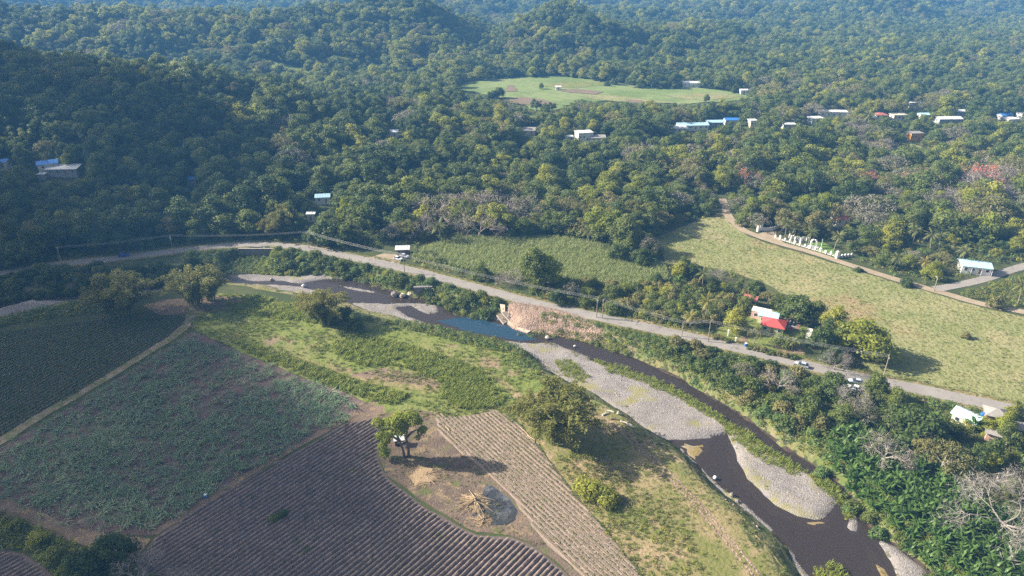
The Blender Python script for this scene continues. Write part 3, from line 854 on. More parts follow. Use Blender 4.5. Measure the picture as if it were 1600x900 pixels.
def reg(sp, trunk, crown, leaf, extra=None):
    PROTO.setdefault(sp, []).append((trunk, crown))


def make_broad(sp, leaf, seed, H, rx, nlob, lr, n, size, z0, bark='bark', core=0.66, lean=0.0, tr=0.32, up=0.15):
    rg = np.random.RandomState(seed)
    lob = round_lobes(rg, rx, z0, H, nlob, lr)
    mb = MB(); lobes_crown(mb, rg, lob, n, size, core, up=up)
    cm = mb.mesh(sp + '_crown', [M[leaf]])
    tm = trunk_mb(rg, z0 + 0.35 * (H - z0), tr, lob, lean).mesh(sp + '_trunk', [M[bark]], True)
    PROTO.setdefault(sp, []).append((tm, cm))


for q, (leaf, sp) in enumerate((('leaf_dark', 'dark'), ('leaf_mid', 'mid'), ('leaf_bright', 'bright'))):
    make_broad(sp, leaf, 10 + q, 10.0, 5.0, 11, 2.1, 1900, 0.62, 2.4)
    make_broad(sp, leaf, 20 + q, 12.0, 4.4, 12, 1.8, 1900, 0.58, 2.6, lean=0.4)
    make_broad(sp, leaf, 30 + q, 8.6, 5.6, 13, 1.9, 1900, 0.60, 2.2)
for q, (leaf, sp) in enumerate((('leaf_dark', 'dark'), ('leaf_mid', 'mid'), ('leaf_bright', 'bright'))):
    rgq = np.random.RandomState(300 + q)
    lob = [(-3.4, .4, 6.0, 1.7), (-1.4, 2.4, 8.2, 1.9), (1.8, 1.2, 9.6, 1.6), (3.6, -1.0, 6.8, 1.8), (.6, -2.6, 7.4, 1.6), (-1.8, -2.8, 5.0, 1.4), (.2, .2, 5.4, 1.9), (2.6, 2.8, 5.2, 1.4), (-3.2, -1.2, 8.6, 1.0)]
    mb = MB(); lobes_crown(mb, rgq, lob, 1700, 0.62, 0.5)
    PROTO[sp].append((trunk_mb(rgq, 5.0, 0.32, lob, 0.3, 7).mesh(sp + '_trunk', [M['pale_bark']], True), mb.mesh(sp + '_crown', [M[leaf]])))
    lob = [(math.cos(a) * (1.2 + 1.6 * rgq.rand()), math.sin(a) * (1.2 + 1.6 * rgq.rand()), 2.6 + 8.6 * j / 9.0, (1.9 - .9 * abs(j / 9.0 - .4)) * (.75 + .5 * rgq.rand())) for j, a in enumerate(rgq.rand(10) * 6.28)]
    mb = MB(); lobes_crown(mb, rgq, lob, 1700, 0.55, 0.5)
    PROTO[sp].append((trunk_mb(rgq, 8.0, 0.28, lob, 0.2, 5).mesh(sp + '_trunk', [M['bark']], True), mb.mesh(sp + '_crown', [M[leaf]])))
make_broad('airy', 'leaf_olive', 41, 10.0, 6.4, 17, 1.35, 1700, 0.46, 5.6, 'pale_bark', 0.0, tr=0.26, up=0.5)
make_broad('airy', 'leaf_olive', 42, 9.0, 5.4, 15, 1.25, 1500, 0.46, 4.6, 'pale_bark', 0.0, tr=0.24, up=0.5)
make_broad('greyleaf', 'leaf_grey', 43, 9.5, 6.2, 17, 1.4, 1500, 0.44, 4.0, 'pale_bark', 0.0, tr=0.28, up=0.4)
make_broad('feathery', 'leaf_olive', 44, 12.5, 3.4, 14, 1.5, 1900, 0.42, 2.0, 'bark', 0.5)
for q, leaf in enumerate(('leaf_mid', 'leaf_dark', 'leaf_bright', 'leaf_olive', 'leaf_ivy')):
    sp = ('shrub', 'shrub_dark', 'shrub_bright', 'shrub_olive', 'shrub_blue')[q]
    make_broad(sp, leaf, 50 + q, 3.0, 2.3, 8, 1.05, 800, 0.42, 0.6, 'bark', 0.6, tr=0.10)
    make_broad(sp, leaf, 60 + q, 2.3, 2.7, 9, 0.9, 800, 0.40, 0.4, 'bark', 0.6, tr=0.10)


def branches(mb, rg, p, d, L, r, depth, mat=0, tips=None, spread=0.75, n=4, kids=3):
    k = 4
    pts = [p]
    dd = d.copy()
    for i in range(k - 1):
        dd = dd + 0.22 * unit(1, rg)[0]; dd /= np.linalg.norm(dd)
        pts.append(pts[-1] + dd * L / (k - 1))
    pts = np.array(pts)
    mb.tube(pts, r * np.linspace(1, 0.6, k), n if depth > 1 else 3, mat, rg.rand(), cap=False)
    if depth == 0:
        if tips is not None: tips.append(pts[-1])
        return
    for i in range(kids + (rg.rand() < 0.5)):
        a = unit(1, rg)[0]
        nd = dd * (0.9 - 0.3 * rg.rand()) + a * spread; nd[2] += 0.10
        nd /= np.linalg.norm(nd)
        s = pts[-1] if i < 2 else pts[-2]
        branches(mb, rg, s, nd, L * (0.62 + 0.22 * rg.rand()), r * 0.58, depth - 1, mat, tips, spread, n, kids)


def make_bare(sp, seed, H, r, twig, spread, depth=5, haze=0, flower=0, bark='pale_bark', flat=0.55):
    rg = np.random.RandomState(seed)
    mt, mc = MB(), MB()
    tr = np.array([[0, 0, -0.5], [0.1, 0, H * 0.14], [0.0, 0.15, H * 0.28]])
    mt.tube(tr, [r * 1.3, r, r * 0.85], 6)
    tips = []
    for i in range(5):
        a = i * 2 * math.pi / 5 + rg.rand()
        d = np.array([math.cos(a) * spread, math.sin(a) * spread, flat + 0.5 * rg.rand()]); d /= np.linalg.norm(d)
        mid = tr[-1] + d * H * 0.22
        mt.tube([tr[-1] - [0, 0, .3], mid], [r * 0.6, r * 0.42], 5, cap=False)
        for j in range(2):
            nd = d + 0.5 * unit(1, rg)[0]; nd /= np.linalg.norm(nd)
            branches(mc, rg, mid, nd, H * 0.26, r * 0.34, depth - 2, 0, tips, 0.8)
    tips = np.array(tips)
    if haze:   # fine twigs at the branch ends
        k = rg.choice(len(tips), size=haze)
        c = tips[k] + rg.normal(size=(haze, 3)) * 0.55
        al = unit(haze, rg); al[:, 2] = np.abs(al[:, 2])
        mc.quads(cards(c, unit(haze, rg), 0.07, 1.0 * (0.6 + rg.rand(haze)), rg, al), 0, rg.rand(haze))
    mats = [M[twig]]
    if flower:
        hi = tips[np.argsort(-tips[:, 2] + rg.rand(len(tips)) * 3)[:max(10, len(tips) // 3)]]
        k = rg.choice(len(hi), size=flower)
        c = hi[k] + rg.normal(size=(flower, 3)) * 0.45
        mc.quads(cards(c, unit(flower, rg) + np.array([0, 0, .6]), 0.32, 0.42, rg), 1, rg.rand(flower))
        mats.append(M['flower_orange'])
    PROTO.setdefault(sp, []).append((mt.mesh(sp + '_trunk', [M[bark]], True), mc.mesh(sp + '_crown', mats)))


make_bare('bare', 71, 10, 0.34, 'twig', 1.0, 5, 900)
make_bare('bare', 72, 9, 0.30, 'twig', 1.2, 5, 900)
make_bare('bare_pale', 73, 10, 0.26, 'twig_pale', 1.4, 6, 1500, flat=.4)
make_bare('coral', 74, 11, 0.36, 'twig_pale', 0.8, 5, 300, 420)
make_bare('coral', 75, 10, 0.34, 'twig_pale', 0.9, 5, 300, 260)


def frond(mb, rg, base, az, el, L, wd, droop, nseg=8, mat=0, leaflets=True, tint=None):
    d = np.array([math.cos(az) * math.cos(el), math.sin(az) * math.cos(el), math.sin(el)])
    p = base.copy(); pts = [p.copy()]; dirs = []
    for i in range(nseg):
        d = d + np.array([0, 0, -droop / nseg * (0.6 + i / nseg)]); d /= np.linalg.norm(d)
        p = p + d * L / nseg; pts.append(p.copy()); dirs.append(d.copy())
    side = np.array([-math.sin(az), math.cos(az), 0])
    Q, tt = [], []
    t0 = rg.rand() if tint is None else tint
    for i in range(nseg):
        a, b_ = pts[i], pts[i + 1]
        ws = wd * math.sin(math.pi * min(0.97, (i + 0.9) / (nseg + 0.6)))
        for s in (-1, 1):
            o = side * s * ws + np.array([0, 0, -ws * 0.45]) + (dirs[i] * ws * 0.55 if leaflets else 0)
            if leaflets:
                for f0, f1 in ((0.02, 0.36), (0.52, 0.86)):
                    q0 = a + (b_ - a) * f0; q1 = a + (b_ - a) * f1
                    Q.append([q0, q1, q1 + o * 0.95, q0 + o]); tt.append(t0 * 0.7 + 0.3 * rg.rand())
            else:
                wn = wd * math.sin(math.pi * min(0.97, (i + 1.9) / (nseg + 0.6))) if i < nseg - 1 else 0.02
                Q.append([a, b_, b_ + side * s * wn + np.array([0, 0, -wn * 0.3]), a + side * s * ws + np.array([0, 0, -ws * 0.3])]); tt.append(t0 * 0.8 + 0.2 * rg.rand())
    mb.quads(np.array(Q), mat, np.array(tt))


def make_palm(sp, seed, H, leaf, nf=22, L=4.2, lean=0.8):
    rg = np.random.RandomState(seed)
    mt, mc = MB(), MB()
    z = np.linspace(0, 1, 7)
    pts = np.column_stack([lean * z ** 2, lean * 0.3 * z ** 2, z * H]); pts[0, 2] = -0.5
    mt.tube(pts, np.linspace(0.24, 0.13, 7), 6)
    top = pts[-1]
    for i in range(nf):
        el = R(68 - 95 * ((i % 11) / 11.0)) + rg.normal() * 0.1
        frond(mc, rg, top, i * 2.399 + rg.rand() * 0.2, el, L * (0.85 + 0.3 * rg.rand()), 0.62, 1.25, 8)
    for i in range(7):
        a = rg.rand() * 6.28
        blob(mc, top + np.array([math.cos(a) * 0.35, math.sin(a) * 0.35, -0.35]), 0.16, rg)
    PROTO.setdefault(sp, []).append((mt.mesh(sp + '_trunk', [M['palm_bark']], True), mc.mesh(sp + '_crown', [M[leaf]])))


make_palm('palm', 81, 9.0, 'leaf_palm')
make_palm('palm', 82, 7.0, 'leaf_palm', lean=-0.6)
make_palm('palm_yellow', 83, 7.5, 'leaf_yellow')
make_palm('palm_yellow', 84, 6.0, 'leaf_yellow', lean=-0.3)


def make_bamboo(seed, H, spread, n, leaf='leaf_bamboo'):
    rg = np.random.RandomState(seed)
    mt, mc = MB(), MB()
    for i in range(n):
        a = rg.rand() * 6.283; q = math.sqrt(rg.rand())
        h = H * (0.72 + 0.36 * rg.rand()) * (1 - 0.18 * q)
        out = spread * (0.25 + 0.85 * q) * (0.8 + 0.4 * rg.rand())
        b0 = np.array([math.cos(a) * 1.6 * q, math.sin(a) * 1.6 * q, -0.3])
        t = np.linspace(0, 1, 9)
        rr = out * t ** 1.7
        zz = h * (np.sin(t * 1.95) / math.sin(1.57))
        P = b0 + np.column_stack([np.cos(a) * rr, np.sin(a) * rr, zz])
        mt.tube(P, np.linspace(0.09, 0.03, 9), 4, cap=False)
        k = 260
        tt = 0.10 + 0.90 * rg.rand(k) ** 0.75
        c = np.column_stack([np.interp(tt, t, P[:, j]) for j in range(3)])
        rad = 1.25 * np.sin(np.clip((tt - 0.1) / 0.9, 0, 1) * math.pi * 0.86) + 0.2
        off = unit(k, rg) * (rad * rg.rand(k) ** 0.5)[:, None]
        al = off * np.array([1, 1, 0.4]) + np.array([math.cos(a) * .4, math.sin(a) * .4, -0.5])
        al /= np.linalg.norm(al, axis=1)[:, None]
        mc.quads(cards(c + off, unit(k, rg) + np.array([0, 0, 1.1]), 0.24, 0.85 * (0.6 + 0.6 * rg.rand(k)), rg, al), 0, np.clip(rg.rand() * .5 + rg.rand(k) * .5, 0, 1))
    for j in range(9):
        a = j * 0.9
        blob(mc, np.array([math.cos(a) * spread * .3, math.sin(a) * spread * .3, H * (0.35 + 0.04 * j)]), spread * 0.22, rg)
    PROTO.setdefault('bamboo', []).append((mt.mesh('bamboo_culms', [M['stem_green']], True), mc.mesh('bamboo_crown', [M[leaf]])))


make_bamboo(91, 13, 6.5, 40)
make_bamboo(92, 12, 6.0, 34)


def make_banana(seed, n, leaf='leaf_banana'):
    rg = np.random.RandomState(seed)
    mt, mc = MB(), MB()
    for i in range(n):
        a = rg.rand() * 6.28; o = np.array([math.cos(a), math.sin(a), 0]) * (0.9 if n > 1 else 0)
        h = 2.0 + 0.7 * rg.rand()
        mt.tube([o + [0, 0, -.3], o + [0.05, 0, h * .5], o + [0.05, 0.05, h]], [0.16, 0.13, 0.08], 6)
        for k in range(8):
            frond(mc, rg, o + np.array([0.05, 0.05, h - 0.1]), k * 2.399 + rg.rand() * .4, R(75 - 9 * k) + rg.normal() * .1, 2.3 + 0.6 * rg.rand(), 0.36, 1.0, 6, leaflets=False)
    PROTO.setdefault('banana', []).append((mt.mesh('banana_stem', [M['stem_green']], True), mc.mesh('banana_leaves', [M[leaf]])))


make_banana(95, 2); make_banana(96, 3); make_banana(97, 1)

NAMES = dict(dark='broadleaf_tree', mid='broadleaf_tree', bright='broadleaf_tree', airy='spreading_tree', greyleaf='spreading_tree', feathery='feathery_tree',
             bare='leafless_tree', bare_pale='leafless_tree', coral='flowering_tree', palm='palm_tree', palm_yellow='palm_tree', bamboo='bamboo_clump', banana='banana_plant',
             shrub='shrub', shrub_dark='shrub', shrub_bright='shrub', shrub_olive='shrub', shrub_blue='shrub')
CATS = dict(bamboo='bamboo', banana='banana plant', shrub='shrub', shrub_dark='shrub', shrub_bright='shrub', shrub_olive='shrub', shrub_blue='shrub', palm='palm', palm_yellow='palm')
REFH = dict(dark=10, mid=10, bright=10, airy=10, greyleaf=9.5, feathery=12.5, bare=9.5, bare_pale=10, coral=10.5, palm=10, palm_yellow=8.5, bamboo=12.5, banana=4,
            shrub=2.7, shrub_dark=2.7, shrub_bright=2.7, shrub_olive=2.7, shrub_blue=2.7)
PART = dict(bamboo=('culms', 'foliage'), banana=('stem', 'leaves'))
rp = random.Random(5)
ntree = 0


SEEN = {}


def distinct(label):
    """keep labels short and apart: drop filler words first, then use plain size words"""
    words = label.split()
    for filler in ('well', 'leafy', 'just', 'slim', 'and'):
        if len(words) > 16 and filler in words: words.remove(filler)
    label = ' '.join(words[:16])
    for alt in ('', 'rather narrow ', 'rather broad ', 'slightly shorter '):
        c = alt + label
        if c not in SEEN and len(c.split()) <= 16:
            SEEN[c] = 1
            return c
    return label


def plant(sp, x, y, h, label, group=None, k=None, rz=None, wide=1.0, z=None):
    """one plant: an Empty at its foot with trunk and crown"""
    global ntree
    label = distinct(label)
    v = PROTO[sp]
    tm, cm = v[rp.randrange(len(v)) if k is None else k % len(v)]
    s = h / REFH[sp]
    t = thing(NAMES[sp], label, CATS.get(sp, 'tree'), (x, y, H1(x, y) if z is None else z), rp.random() * 6.28 if rz is None else rz, group,
              (s * wide, s * wide, s))
    a, b_ = PART.get(sp, ('stem', 'foliage') if sp.startswith('shrub') else ('trunk', 'crown'))
    link(a, tm, t); link(b_, cm, t)
    ntree += 1
    return t


def at(px, py):
    return G(px, py)


# ------------------------------------------------------------------ scattered ground cover: one object per kind, real geometry instanced on its points
def scatter(name, pts, protos, rg, smin, smax, mats=None, idx=None, tilt=0.1, rz=None, kind='stuff', zscale=None, nrm=None):
    pts = np.asarray(pts, float)
    N = len(pts)
    me = bpy.data.meshes.new(name)
    me.vertices.add(N); me.vertices.foreach_set('co', pts.astype(np.float32).ravel())
    rot = np.column_stack([rg.normal(size=N) * tilt, rg.normal(size=N) * tilt, rg.rand(N) * 6.283 if rz is None else rz])
    s = smin + (smax - smin) * rg.rand(N)
    scl = np.column_stack([s, s, s * (1 if zscale is None else zscale)])
    a = me.attributes.new('rot', 'FLOAT_VECTOR', 'POINT'); a.data.foreach_set('vector', rot.astype(np.float32).ravel())
    a = me.attributes.new('scl', 'FLOAT_VECTOR', 'POINT'); a.data.foreach_set('vector', scl.astype(np.float32).ravel())
    a = me.attributes.new('idx', 'INT', 'POINT'); a.data.foreach_set('value', (rg.randint(0, len(protos), N) if idx is None else idx).astype(np.int32))
    o = link(name, me)
    tag(o, kind=kind)
    ng = bpy.data.node_groups.new(name, 'GeometryNodeTree')
    ng.interface.new_socket('Geometry', in_out='INPUT', socket_type='NodeSocketGeometry')
    ng.interface.new_socket('Geometry', in_out='OUTPUT', socket_type='NodeSocketGeometry')
    ni = ng.nodes.new('NodeGroupInput'); no = ng.nodes.new('NodeGroupOutput')
    ip = ng.nodes.new('GeometryNodeInstanceOnPoints')
    jn = ng.nodes.new('GeometryNodeJoinGeometry')
    for me_ in reversed(protos):
        po = bpy.data.objects.new('clump', me_)
        oi = ng.nodes.new('GeometryNodeObjectInfo'); oi.inputs['Object'].default_value = po
        oi.inputs['As Instance'].default_value = True
        ng.links.new(oi.outputs['Geometry'], jn.inputs[0])

    def attr(nm, ty):
        nd = ng.nodes.new('GeometryNodeInputNamedAttribute'); nd.data_type = ty; nd.inputs['Name'].default_value = nm
        return nd.outputs['Attribute']
    ng.links.new(ni.outputs[0], ip.inputs['Points']); ng.links.new(jn.outputs[0], ip.inputs['Instance'])
    ip.inputs['Pick Instance'].default_value = True
    ng.links.new(attr('idx', 'INT'), ip.inputs['Instance Index'])
    ng.links.new(attr('rot', 'FLOAT_VECTOR'), ip.inputs['Rotation'])
    ng.links.new(attr('scl', 'FLOAT_VECTOR'), ip.inputs['Scale'])
    ng.links.new(ip.outputs[0], no.inputs[0])
    md = o.modifiers.new('scatter', 'NODES'); md.node_group = ng
    return o


def tuft(name, mat, n, h, rad, wd, seed, lean=0.5, flop=0.0):
    """a clump of bent grass blades"""
    rg = np.random.RandomState(seed)
    Q, T = [], []
    for i in range(n):
        a = rg.rand() * 6.283; q = rad * math.sqrt(rg.rand()); hh = h * (0.6 + 0.6 * rg.rand())
        p = np.array([math.cos(a) * q, math.sin(a) * q, 0])
        b_ = rg.rand() * 6.283
        d = np.array([math.cos(b_), math.sin(b_), 0]); sd = np.array([-d[1], d[0], 0]) * wd / 2
        m1 = p + d * lean * hh * 0.3 + np.array([0, 0, hh * (0.6 - 0.35 * flop)]); m2 = p + d * hh * (lean + 0.5 * flop) + np.array([0, 0, hh * (1 - 0.78 * flop)])
        Q.append([p - sd, p + sd, m1 + sd, m1 - sd]); Q.append([m1 - sd, m1 + sd, m2 + sd * .3, m2 - sd * .3])
        t = rg.rand(); T += [t, t]
    mb = MB(); mb.quads(np.array(Q), 0, np.array(T))
    return mb.mesh(name, [M[mat]])


def leafclump(name, mat, n, rad, h, size, seed):
    rg = np.random.RandomState(seed)
    c = unit(n, rg) * np.array([rad, rad, h * .55]) * (0.5 + 0.5 * rg.rand(n))[:, None] + np.array([0, 0, h * .5])
    nr = c * np.array([1, 1, .6]) + np.array([0, 0, h * .7]) + 0.5 * unit(n, rg)
    mb = MB(); s = size * (0.7 + 0.6 * rg.rand(n))
    mb.quads(cards(c, nr, s * .7, s, rg), 0, rg.rand(n))
    return mb.mesh(name, [M[mat]])


def pebble(name, mat, seed, flat=0.6):
    rg = np.random.RandomState(seed)
    mb = MB(); blob(mb, (0, 0, 0.1), 0.5, rg)
    me_ = mb.mesh(name, [M[mat]])
    return me_


def fill(poly, spacing, rg, jitter=0.5, dens=None):
    xs = np.arange(poly[:, 0].min(), poly[:, 0].max(), spacing); ys = np.arange(poly[:, 1].min(), poly[:, 1].max(), spacing)
    X, Y = np.meshgrid(xs, ys); X = X.ravel() + (rg.rand(X.size) - .5) * spacing * 2 * jitter; Y = Y.ravel() + (rg.rand(Y.size) - .5) * spacing * 2 * jitter
    k = inpoly(poly, X, Y)
    X, Y = X[k], Y[k]
    if dens is not None:
        k = rg.rand(len(X)) < dens(X, Y); X, Y = X[k], Y[k]
    return X, Y


def zpts(X, Y, dz=0.0):
    return np.column_stack([X, Y, height(X, Y) + dz])


rg = np.random.RandomState(99)
roadd = lambda X, Y: linedist(ROADW, X, Y)
T_dry = [tuft('dry_tuft', 'blade_dry', 16, 0.45, 0.45, 0.09, s) for s in (1, 2)]
T_green = [tuft('green_tuft', 'blade_green', 16, 0.55, 0.45, 0.10, s) for s in (3, 4)]
T_tall = [tuft('tall_weed', 'blade_weed', 18, 1.0, 0.7, 0.17, s, 0.75) for s in (5, 6)]
T_cane = [tuft('cane_tuft', 'blade_cane', 18, 1.9, 0.6, 0.13, s, 0.45) for s in (7, 8)]
T_blue = [tuft('leek_tuft', 'blade_blue', 7, 1.9, 0.4, 0.15, s, 0.75, 0.7) for s in (9, 10, 11)]
T_bean = [leafclump('bean_plant', 'leaf_bean', 26, 0.42, 0.55, 0.26, s) for s in (12, 13)]
T_seed = [leafclump('seedling', 'leaf_mid', 9, 0.16, 0.22, 0.15, s) for s in (14, 15)]
T_ivy = [leafclump('creeper', 'leaf_ivy', 60, 1.0, 1.1, 0.34, s) for s in (16, 17)]
T_bush = [leafclump('low_bush', 'leaf_mid', 60, 1.0, 1.2, 0.32, s) for s in (18, 19)]
T_bright = [leafclump('bright_weed', 'leaf_bright', 46, 0.8, 0.7, 0.26, s) for s in (20, 21)]
T_oliv = [leafclump('dry_weed', 'leaf_olive', 46, 0.8, 0.8, 0.26, s) for s in (22, 23)]
PEB = [pebble('pebble', 'stone', s) for s in (1, 2, 3)]

# pasture: tussocks in patches
X, Y = fill(PAST, 1.15, rg, dens=lambda x, y: np.clip(0.42 + 0.45 * (fbm(x / 7, y / 7, 3) + 0.1), 0.1, 1))
k = (roadd(X, Y) > 4) & (linedist(SIDEW, X, Y) > 3.0)
scatter('pasture_grass', zpts(X[k], Y[k]), T_dry + T_green[:1], rg, 0.4, 1.05, idx=(rg.rand(k.sum()) * 2.35).astype(int))
# cane field
X, Y = fill(CANE, 0.95, rg)
scatter('cane_crop', zpts(X, Y), T_cane, rg, 0.75, 1.2)
# meadow
X, Y = fill(MEADOW, 1.0, rg, dens=lambda x, y: np.clip(0.42 + 0.9 * fbm(x / 8, y / 8, 3), 0.08, 1))
k = roadd(X, Y) > 4
scatter('meadow_grass', zpts(X[k], Y[k]), T_green + T_dry, rg, 0.7, 1.5, idx=rg.choice(4, k.sum(), p=[.4, .35, .15, .1]))
WEED = [GP([(520, 535), (560, 522), (640, 540), (720, 565), (770, 590), (790, 615), (782, 636), (720, 640), (690, 618), (690, 600), (640, 575), (560, 570), (525, 555)]),
        GP([(345, 478), (400, 462), (470, 476), (560, 498), (540, 512), (460, 500), (380, 492)]), GP([(360, 530), (440, 552), (540, 590), (600, 606), (640, 618), (620, 632), (580, 628), (470, 584), (390, 552)])]
for i, P in enumerate(WEED):
    X, Y = fill(P, 0.85, rg, dens=lambda x, y: np.clip(0.75 + fbm(x / 6, y / 6, 3), 0, 1))
    scatter('tall_weeds', zpts(X, Y), T_tall + T_bright, rg, 0.7, 1.3, idx=rg.choice(4, len(X), p=[.4, .4, .1, .1]))
# riverside strip
X, Y = fill(DRYG, 0.9, rg, dens=lambda x, y: np.clip(0.35 + 0.9 * fbm(x / 8, y / 8, 3), 0.05, 1))
scatter('dry_grass', zpts(X, Y), T_dry + T_green[:1], rg, 0.5, 1.2)
GSTRIP = GP([(872, 720), (900, 700), (950, 720), (985, 760), (1040, 800), (1090, 840), (1120, 900), (1130, 990), (1060, 990), (1006, 905), (950, 835), (905, 778)])
X, Y = fill(GSTRIP, 0.9, rg, dens=lambda x, y: np.clip(0.6 + 0.9 * fbm(x / 5, y / 5, 3), 0, 1))
scatter('low_weeds', zpts(X, Y), T_green + T_oliv[:1] + T_bright[:1], rg, 0.5, 1.2, idx=rg.choice(4, len(X), p=[.35, .35, .18, .12]))


def rows(lines, d, step, rg, jit=0.12):
    d = d / np.linalg.norm(d)
    out = []
    for p, t0, t1 in lines:
        t = np.arange(t0, t1, step)
        q = p + np.outer(t + rg.normal(size=len(t)) * step * .25, d)
        out.append(q + rg.normal(size=q.shape) * jit)
    return np.concatenate(out)


Q = rows(L1, D1, 0.55, rg, 0.06)
scatter('bean_rows', zpts(Q[:, 0], Q[:, 1], 0.02), T_bean, rg, 0.9, 1.3)
Q = rows(L2, D3, 0.75, rg, 0.22)
k = rg.rand(len(Q)) < np.clip(0.50 + 0.42 * fbm(Q[:, 0] / 11, Q[:, 1] / 11, 4), 0.1, 1) * sm(0, 7, -sdf(F2, Q[:, 0], Q[:, 1]) + 1.5)
Q = Q[k]
scatter('leafy_rows', zpts(Q[:, 0], Q[:, 1], 0.05), T_blue, rg, 0.7, 1.3, tilt=0.2, rz=rg.normal(size=len(Q)) * 1.1 + 2.2)
Q = rows(L4, D4, 0.42, rg, 0.05)
scatter('seedling_rows', zpts(Q[:, 0] + 0.45, Q[:, 1] + .34, 0.03), T_seed, rg, 0.8, 1.9)
Q = rows(L3, D3, 0.8, rg, 0.1)
k = rg.rand(len(Q)) < np.clip(0.05 + 0.55 * fbm(Q[:, 0] / 8, Q[:, 1] / 8, 3) + 0.3 * sm(-30, 10, Q[:, 0]), 0.02, .7)
scatter('sprouting_weeds', zpts(Q[k, 0], Q[k, 1], 0.3), T_seed, rg, 0.6, 1.5)
# stones on the bars
for i, px in enumerate(BARS):
    P = GP(px, ZB)
    X, Y = fill(P, 0.8, rg, dens=lambda x, y: np.clip(0.12 + 1.6 * fbm(x / 6, y / 6, 4), 0.02, 1))
    dd = linedist(P, X, Y, True); k = dd > 0.8; X, Y, dd = X[k], Y[k], dd[k]
    if len(X):
        scatter('river_stones', np.column_stack([X, Y, WZ - 0.02 + 0.42 * sm(0, 4, dd)]), PEB, rg, 0.09, 0.42 if i != 1 else 0.55, tilt=0.5, zscale=0.6)
BST = GP([(1095, 735), (1112, 735), (1150, 775), (1185, 805), (1215, 845), (1200, 848), (1165, 815), (1120, 775)], -1.5)
X, Y = fill(BST, 1.1, rg, dens=lambda x, y: np.clip(.4 + 1.4 * fbm(x / 4, y / 4, 3), 0, 1))
scatter('bank_stones', zpts(X, Y, 0.03), PEB, rg, 0.15, 0.7, tilt=0.5, zscale=0.7)
X, Y = fill(CLIFF, 2.4, rg)
scatter('bank_stones', zpts(X, Y, 0.35), PEB, rg, 0.12, 0.55, tilt=0.5, zscale=0.7)
for i in (0, 1, 2, 4, 10):
    P = GP(BARS[i], ZB)
    B = resample(P, 2.0, 1.0, 40 + i)
    X, Y = fill(P, 0.9, rg); dd = linedist(B, X, Y, True)
    k = inpoly(B, X, Y) & (rg.rand(len(X)) < np.clip(.9 - dd / 4 + 1.2 * fbm(X / 7, Y / 7, 3) - .35, 0, .8)) & (dd > (1.5 if i in (1, 2) else .9))
    X, Y, dd = X[k], Y[k], dd[k]
    scatter('bar_weeds', np.column_stack([X, Y, WZ + .35 * sm(0, 4, dd)]), T_green + T_dry + T_oliv[:1], rg, 0.4, 1.0)
X, Y = fill(HUTZ, 0.9, rg, dens=lambda x, y: np.clip(.18 + 1.1 * fbm(x / 5, y / 5, 3), 0, .8))
scatter('dead_grass', zpts(X, Y, .05), T_dry, rg, 0.3, 0.9)
RSC = GP([(1478, 462), (1530, 452), (1600, 428), (1720, 400), (1720, 512), (1600, 482), (1533, 468)])
X, Y = fill(RSC, 1.6, rg); k = (linedist(DRIVEW, X, Y) > 3) & (linedist(SIDEW, X, Y) > 3)
scatter('orchard_undergrowth', zpts(X[k], Y[k], -.1), T_bush + T_oliv + T_bright, rg, 0.8, 1.7)
# verges of the road
Pv = ribbon(ROADW, 10.5)
X, Y = fill(Pv, 0.9, rg); k = (roadd(X, Y) > 3.3)
scatter('verge_grass', zpts(X[k], Y[k]), T_green + T_dry, rg, 0.5, 1.2)

# plants on the river's banks
NB = GP([(430, 388), (480, 398), (540, 409), (600, 422), (660, 437), (720, 452), (775, 467), (790, 480), (776, 490), (740, 488), (716, 484), (700, 474), (690, 469), (640, 452), (600, 444), (560, 432), (500, 424), (440, 424), (420, 405)], -1.0)
X, Y = fill(NB, 1.35, rg); k = roadd(X, Y) > 4.5
scatter('bank_creepers', zpts(X[k], Y[k], -0.1), T_ivy + T_bush + T_bright[:1], rg, 0.8, 1.7)
X, Y = fill(RIGHTBANK, 1.6, rg); k = (roadd(X, Y) > 4.5) & (sdf(BEDW, X, Y) > 0.8)
scatter('bank_creepers', zpts(X[k], Y[k], -0.1), T_ivy + T_bush + T_bright[:1] + T_oliv[:1], rg, 0.8, 1.7)
_NB = [(836, 512), (877, 517), (905, 522), (933, 528), (960, 540), (1000, 554), (1067, 584), (1078, 594), (1152, 632), (1185, 656), (1228, 688), (1282, 720), (1322, 746), (1338, 772), (1360, 806), (1402, 838), (1446, 872), (1500, 930)]
_NBo = GP(_NB, -3.3); _NBi = GP([(a_ + 22, b_ - 26) for a_, b_ in _NB], -1.0)
NSTR = np.concatenate([_NBo, _NBi[::-1]])
X, Y = fill(NSTR, 1.25, rg); k = (roadd(X, Y) > 4.5) & (sdf(BEDW, X, Y) > -0.6)
scatter('bank_creepers', zpts(X[k], Y[k], -0.05), T_ivy + T_bush + T_bright, rg, 0.6, 1.4)
GSC = GP([(300, 400), (345, 394), (430, 392), (440, 402), (436, 424), (380, 424), (330, 426), (300, 424)], -2)
X, Y = fill(GSC, 1.7, rg); k = roadd(X, Y) > 5
scatter('bank_creepers', zpts(X[k], Y[k], -0.05), T_bush + T_ivy[:1], rg, 0.7, 1.7)
CB = GP([(806, 520), (836, 514), (870, 517), (905, 522), (945, 530), (975, 545), (990, 556), (950, 545), (905, 530), (870, 524), (836, 524)], -2.6)
X, Y = fill(CB, 1.0, rg)
scatter('bank_creepers', zpts(X, Y, 0.0), T_bright + T_bush, rg, 0.6, 1.3)
SB = GP([(0, 500), (60, 486), (110, 476), (160, 466), (232, 466), (180, 490), (100, 499), (0, 515), (-60, 524), (-60, 512)], -1)
X, Y = fill(SB, 1.4, rg)
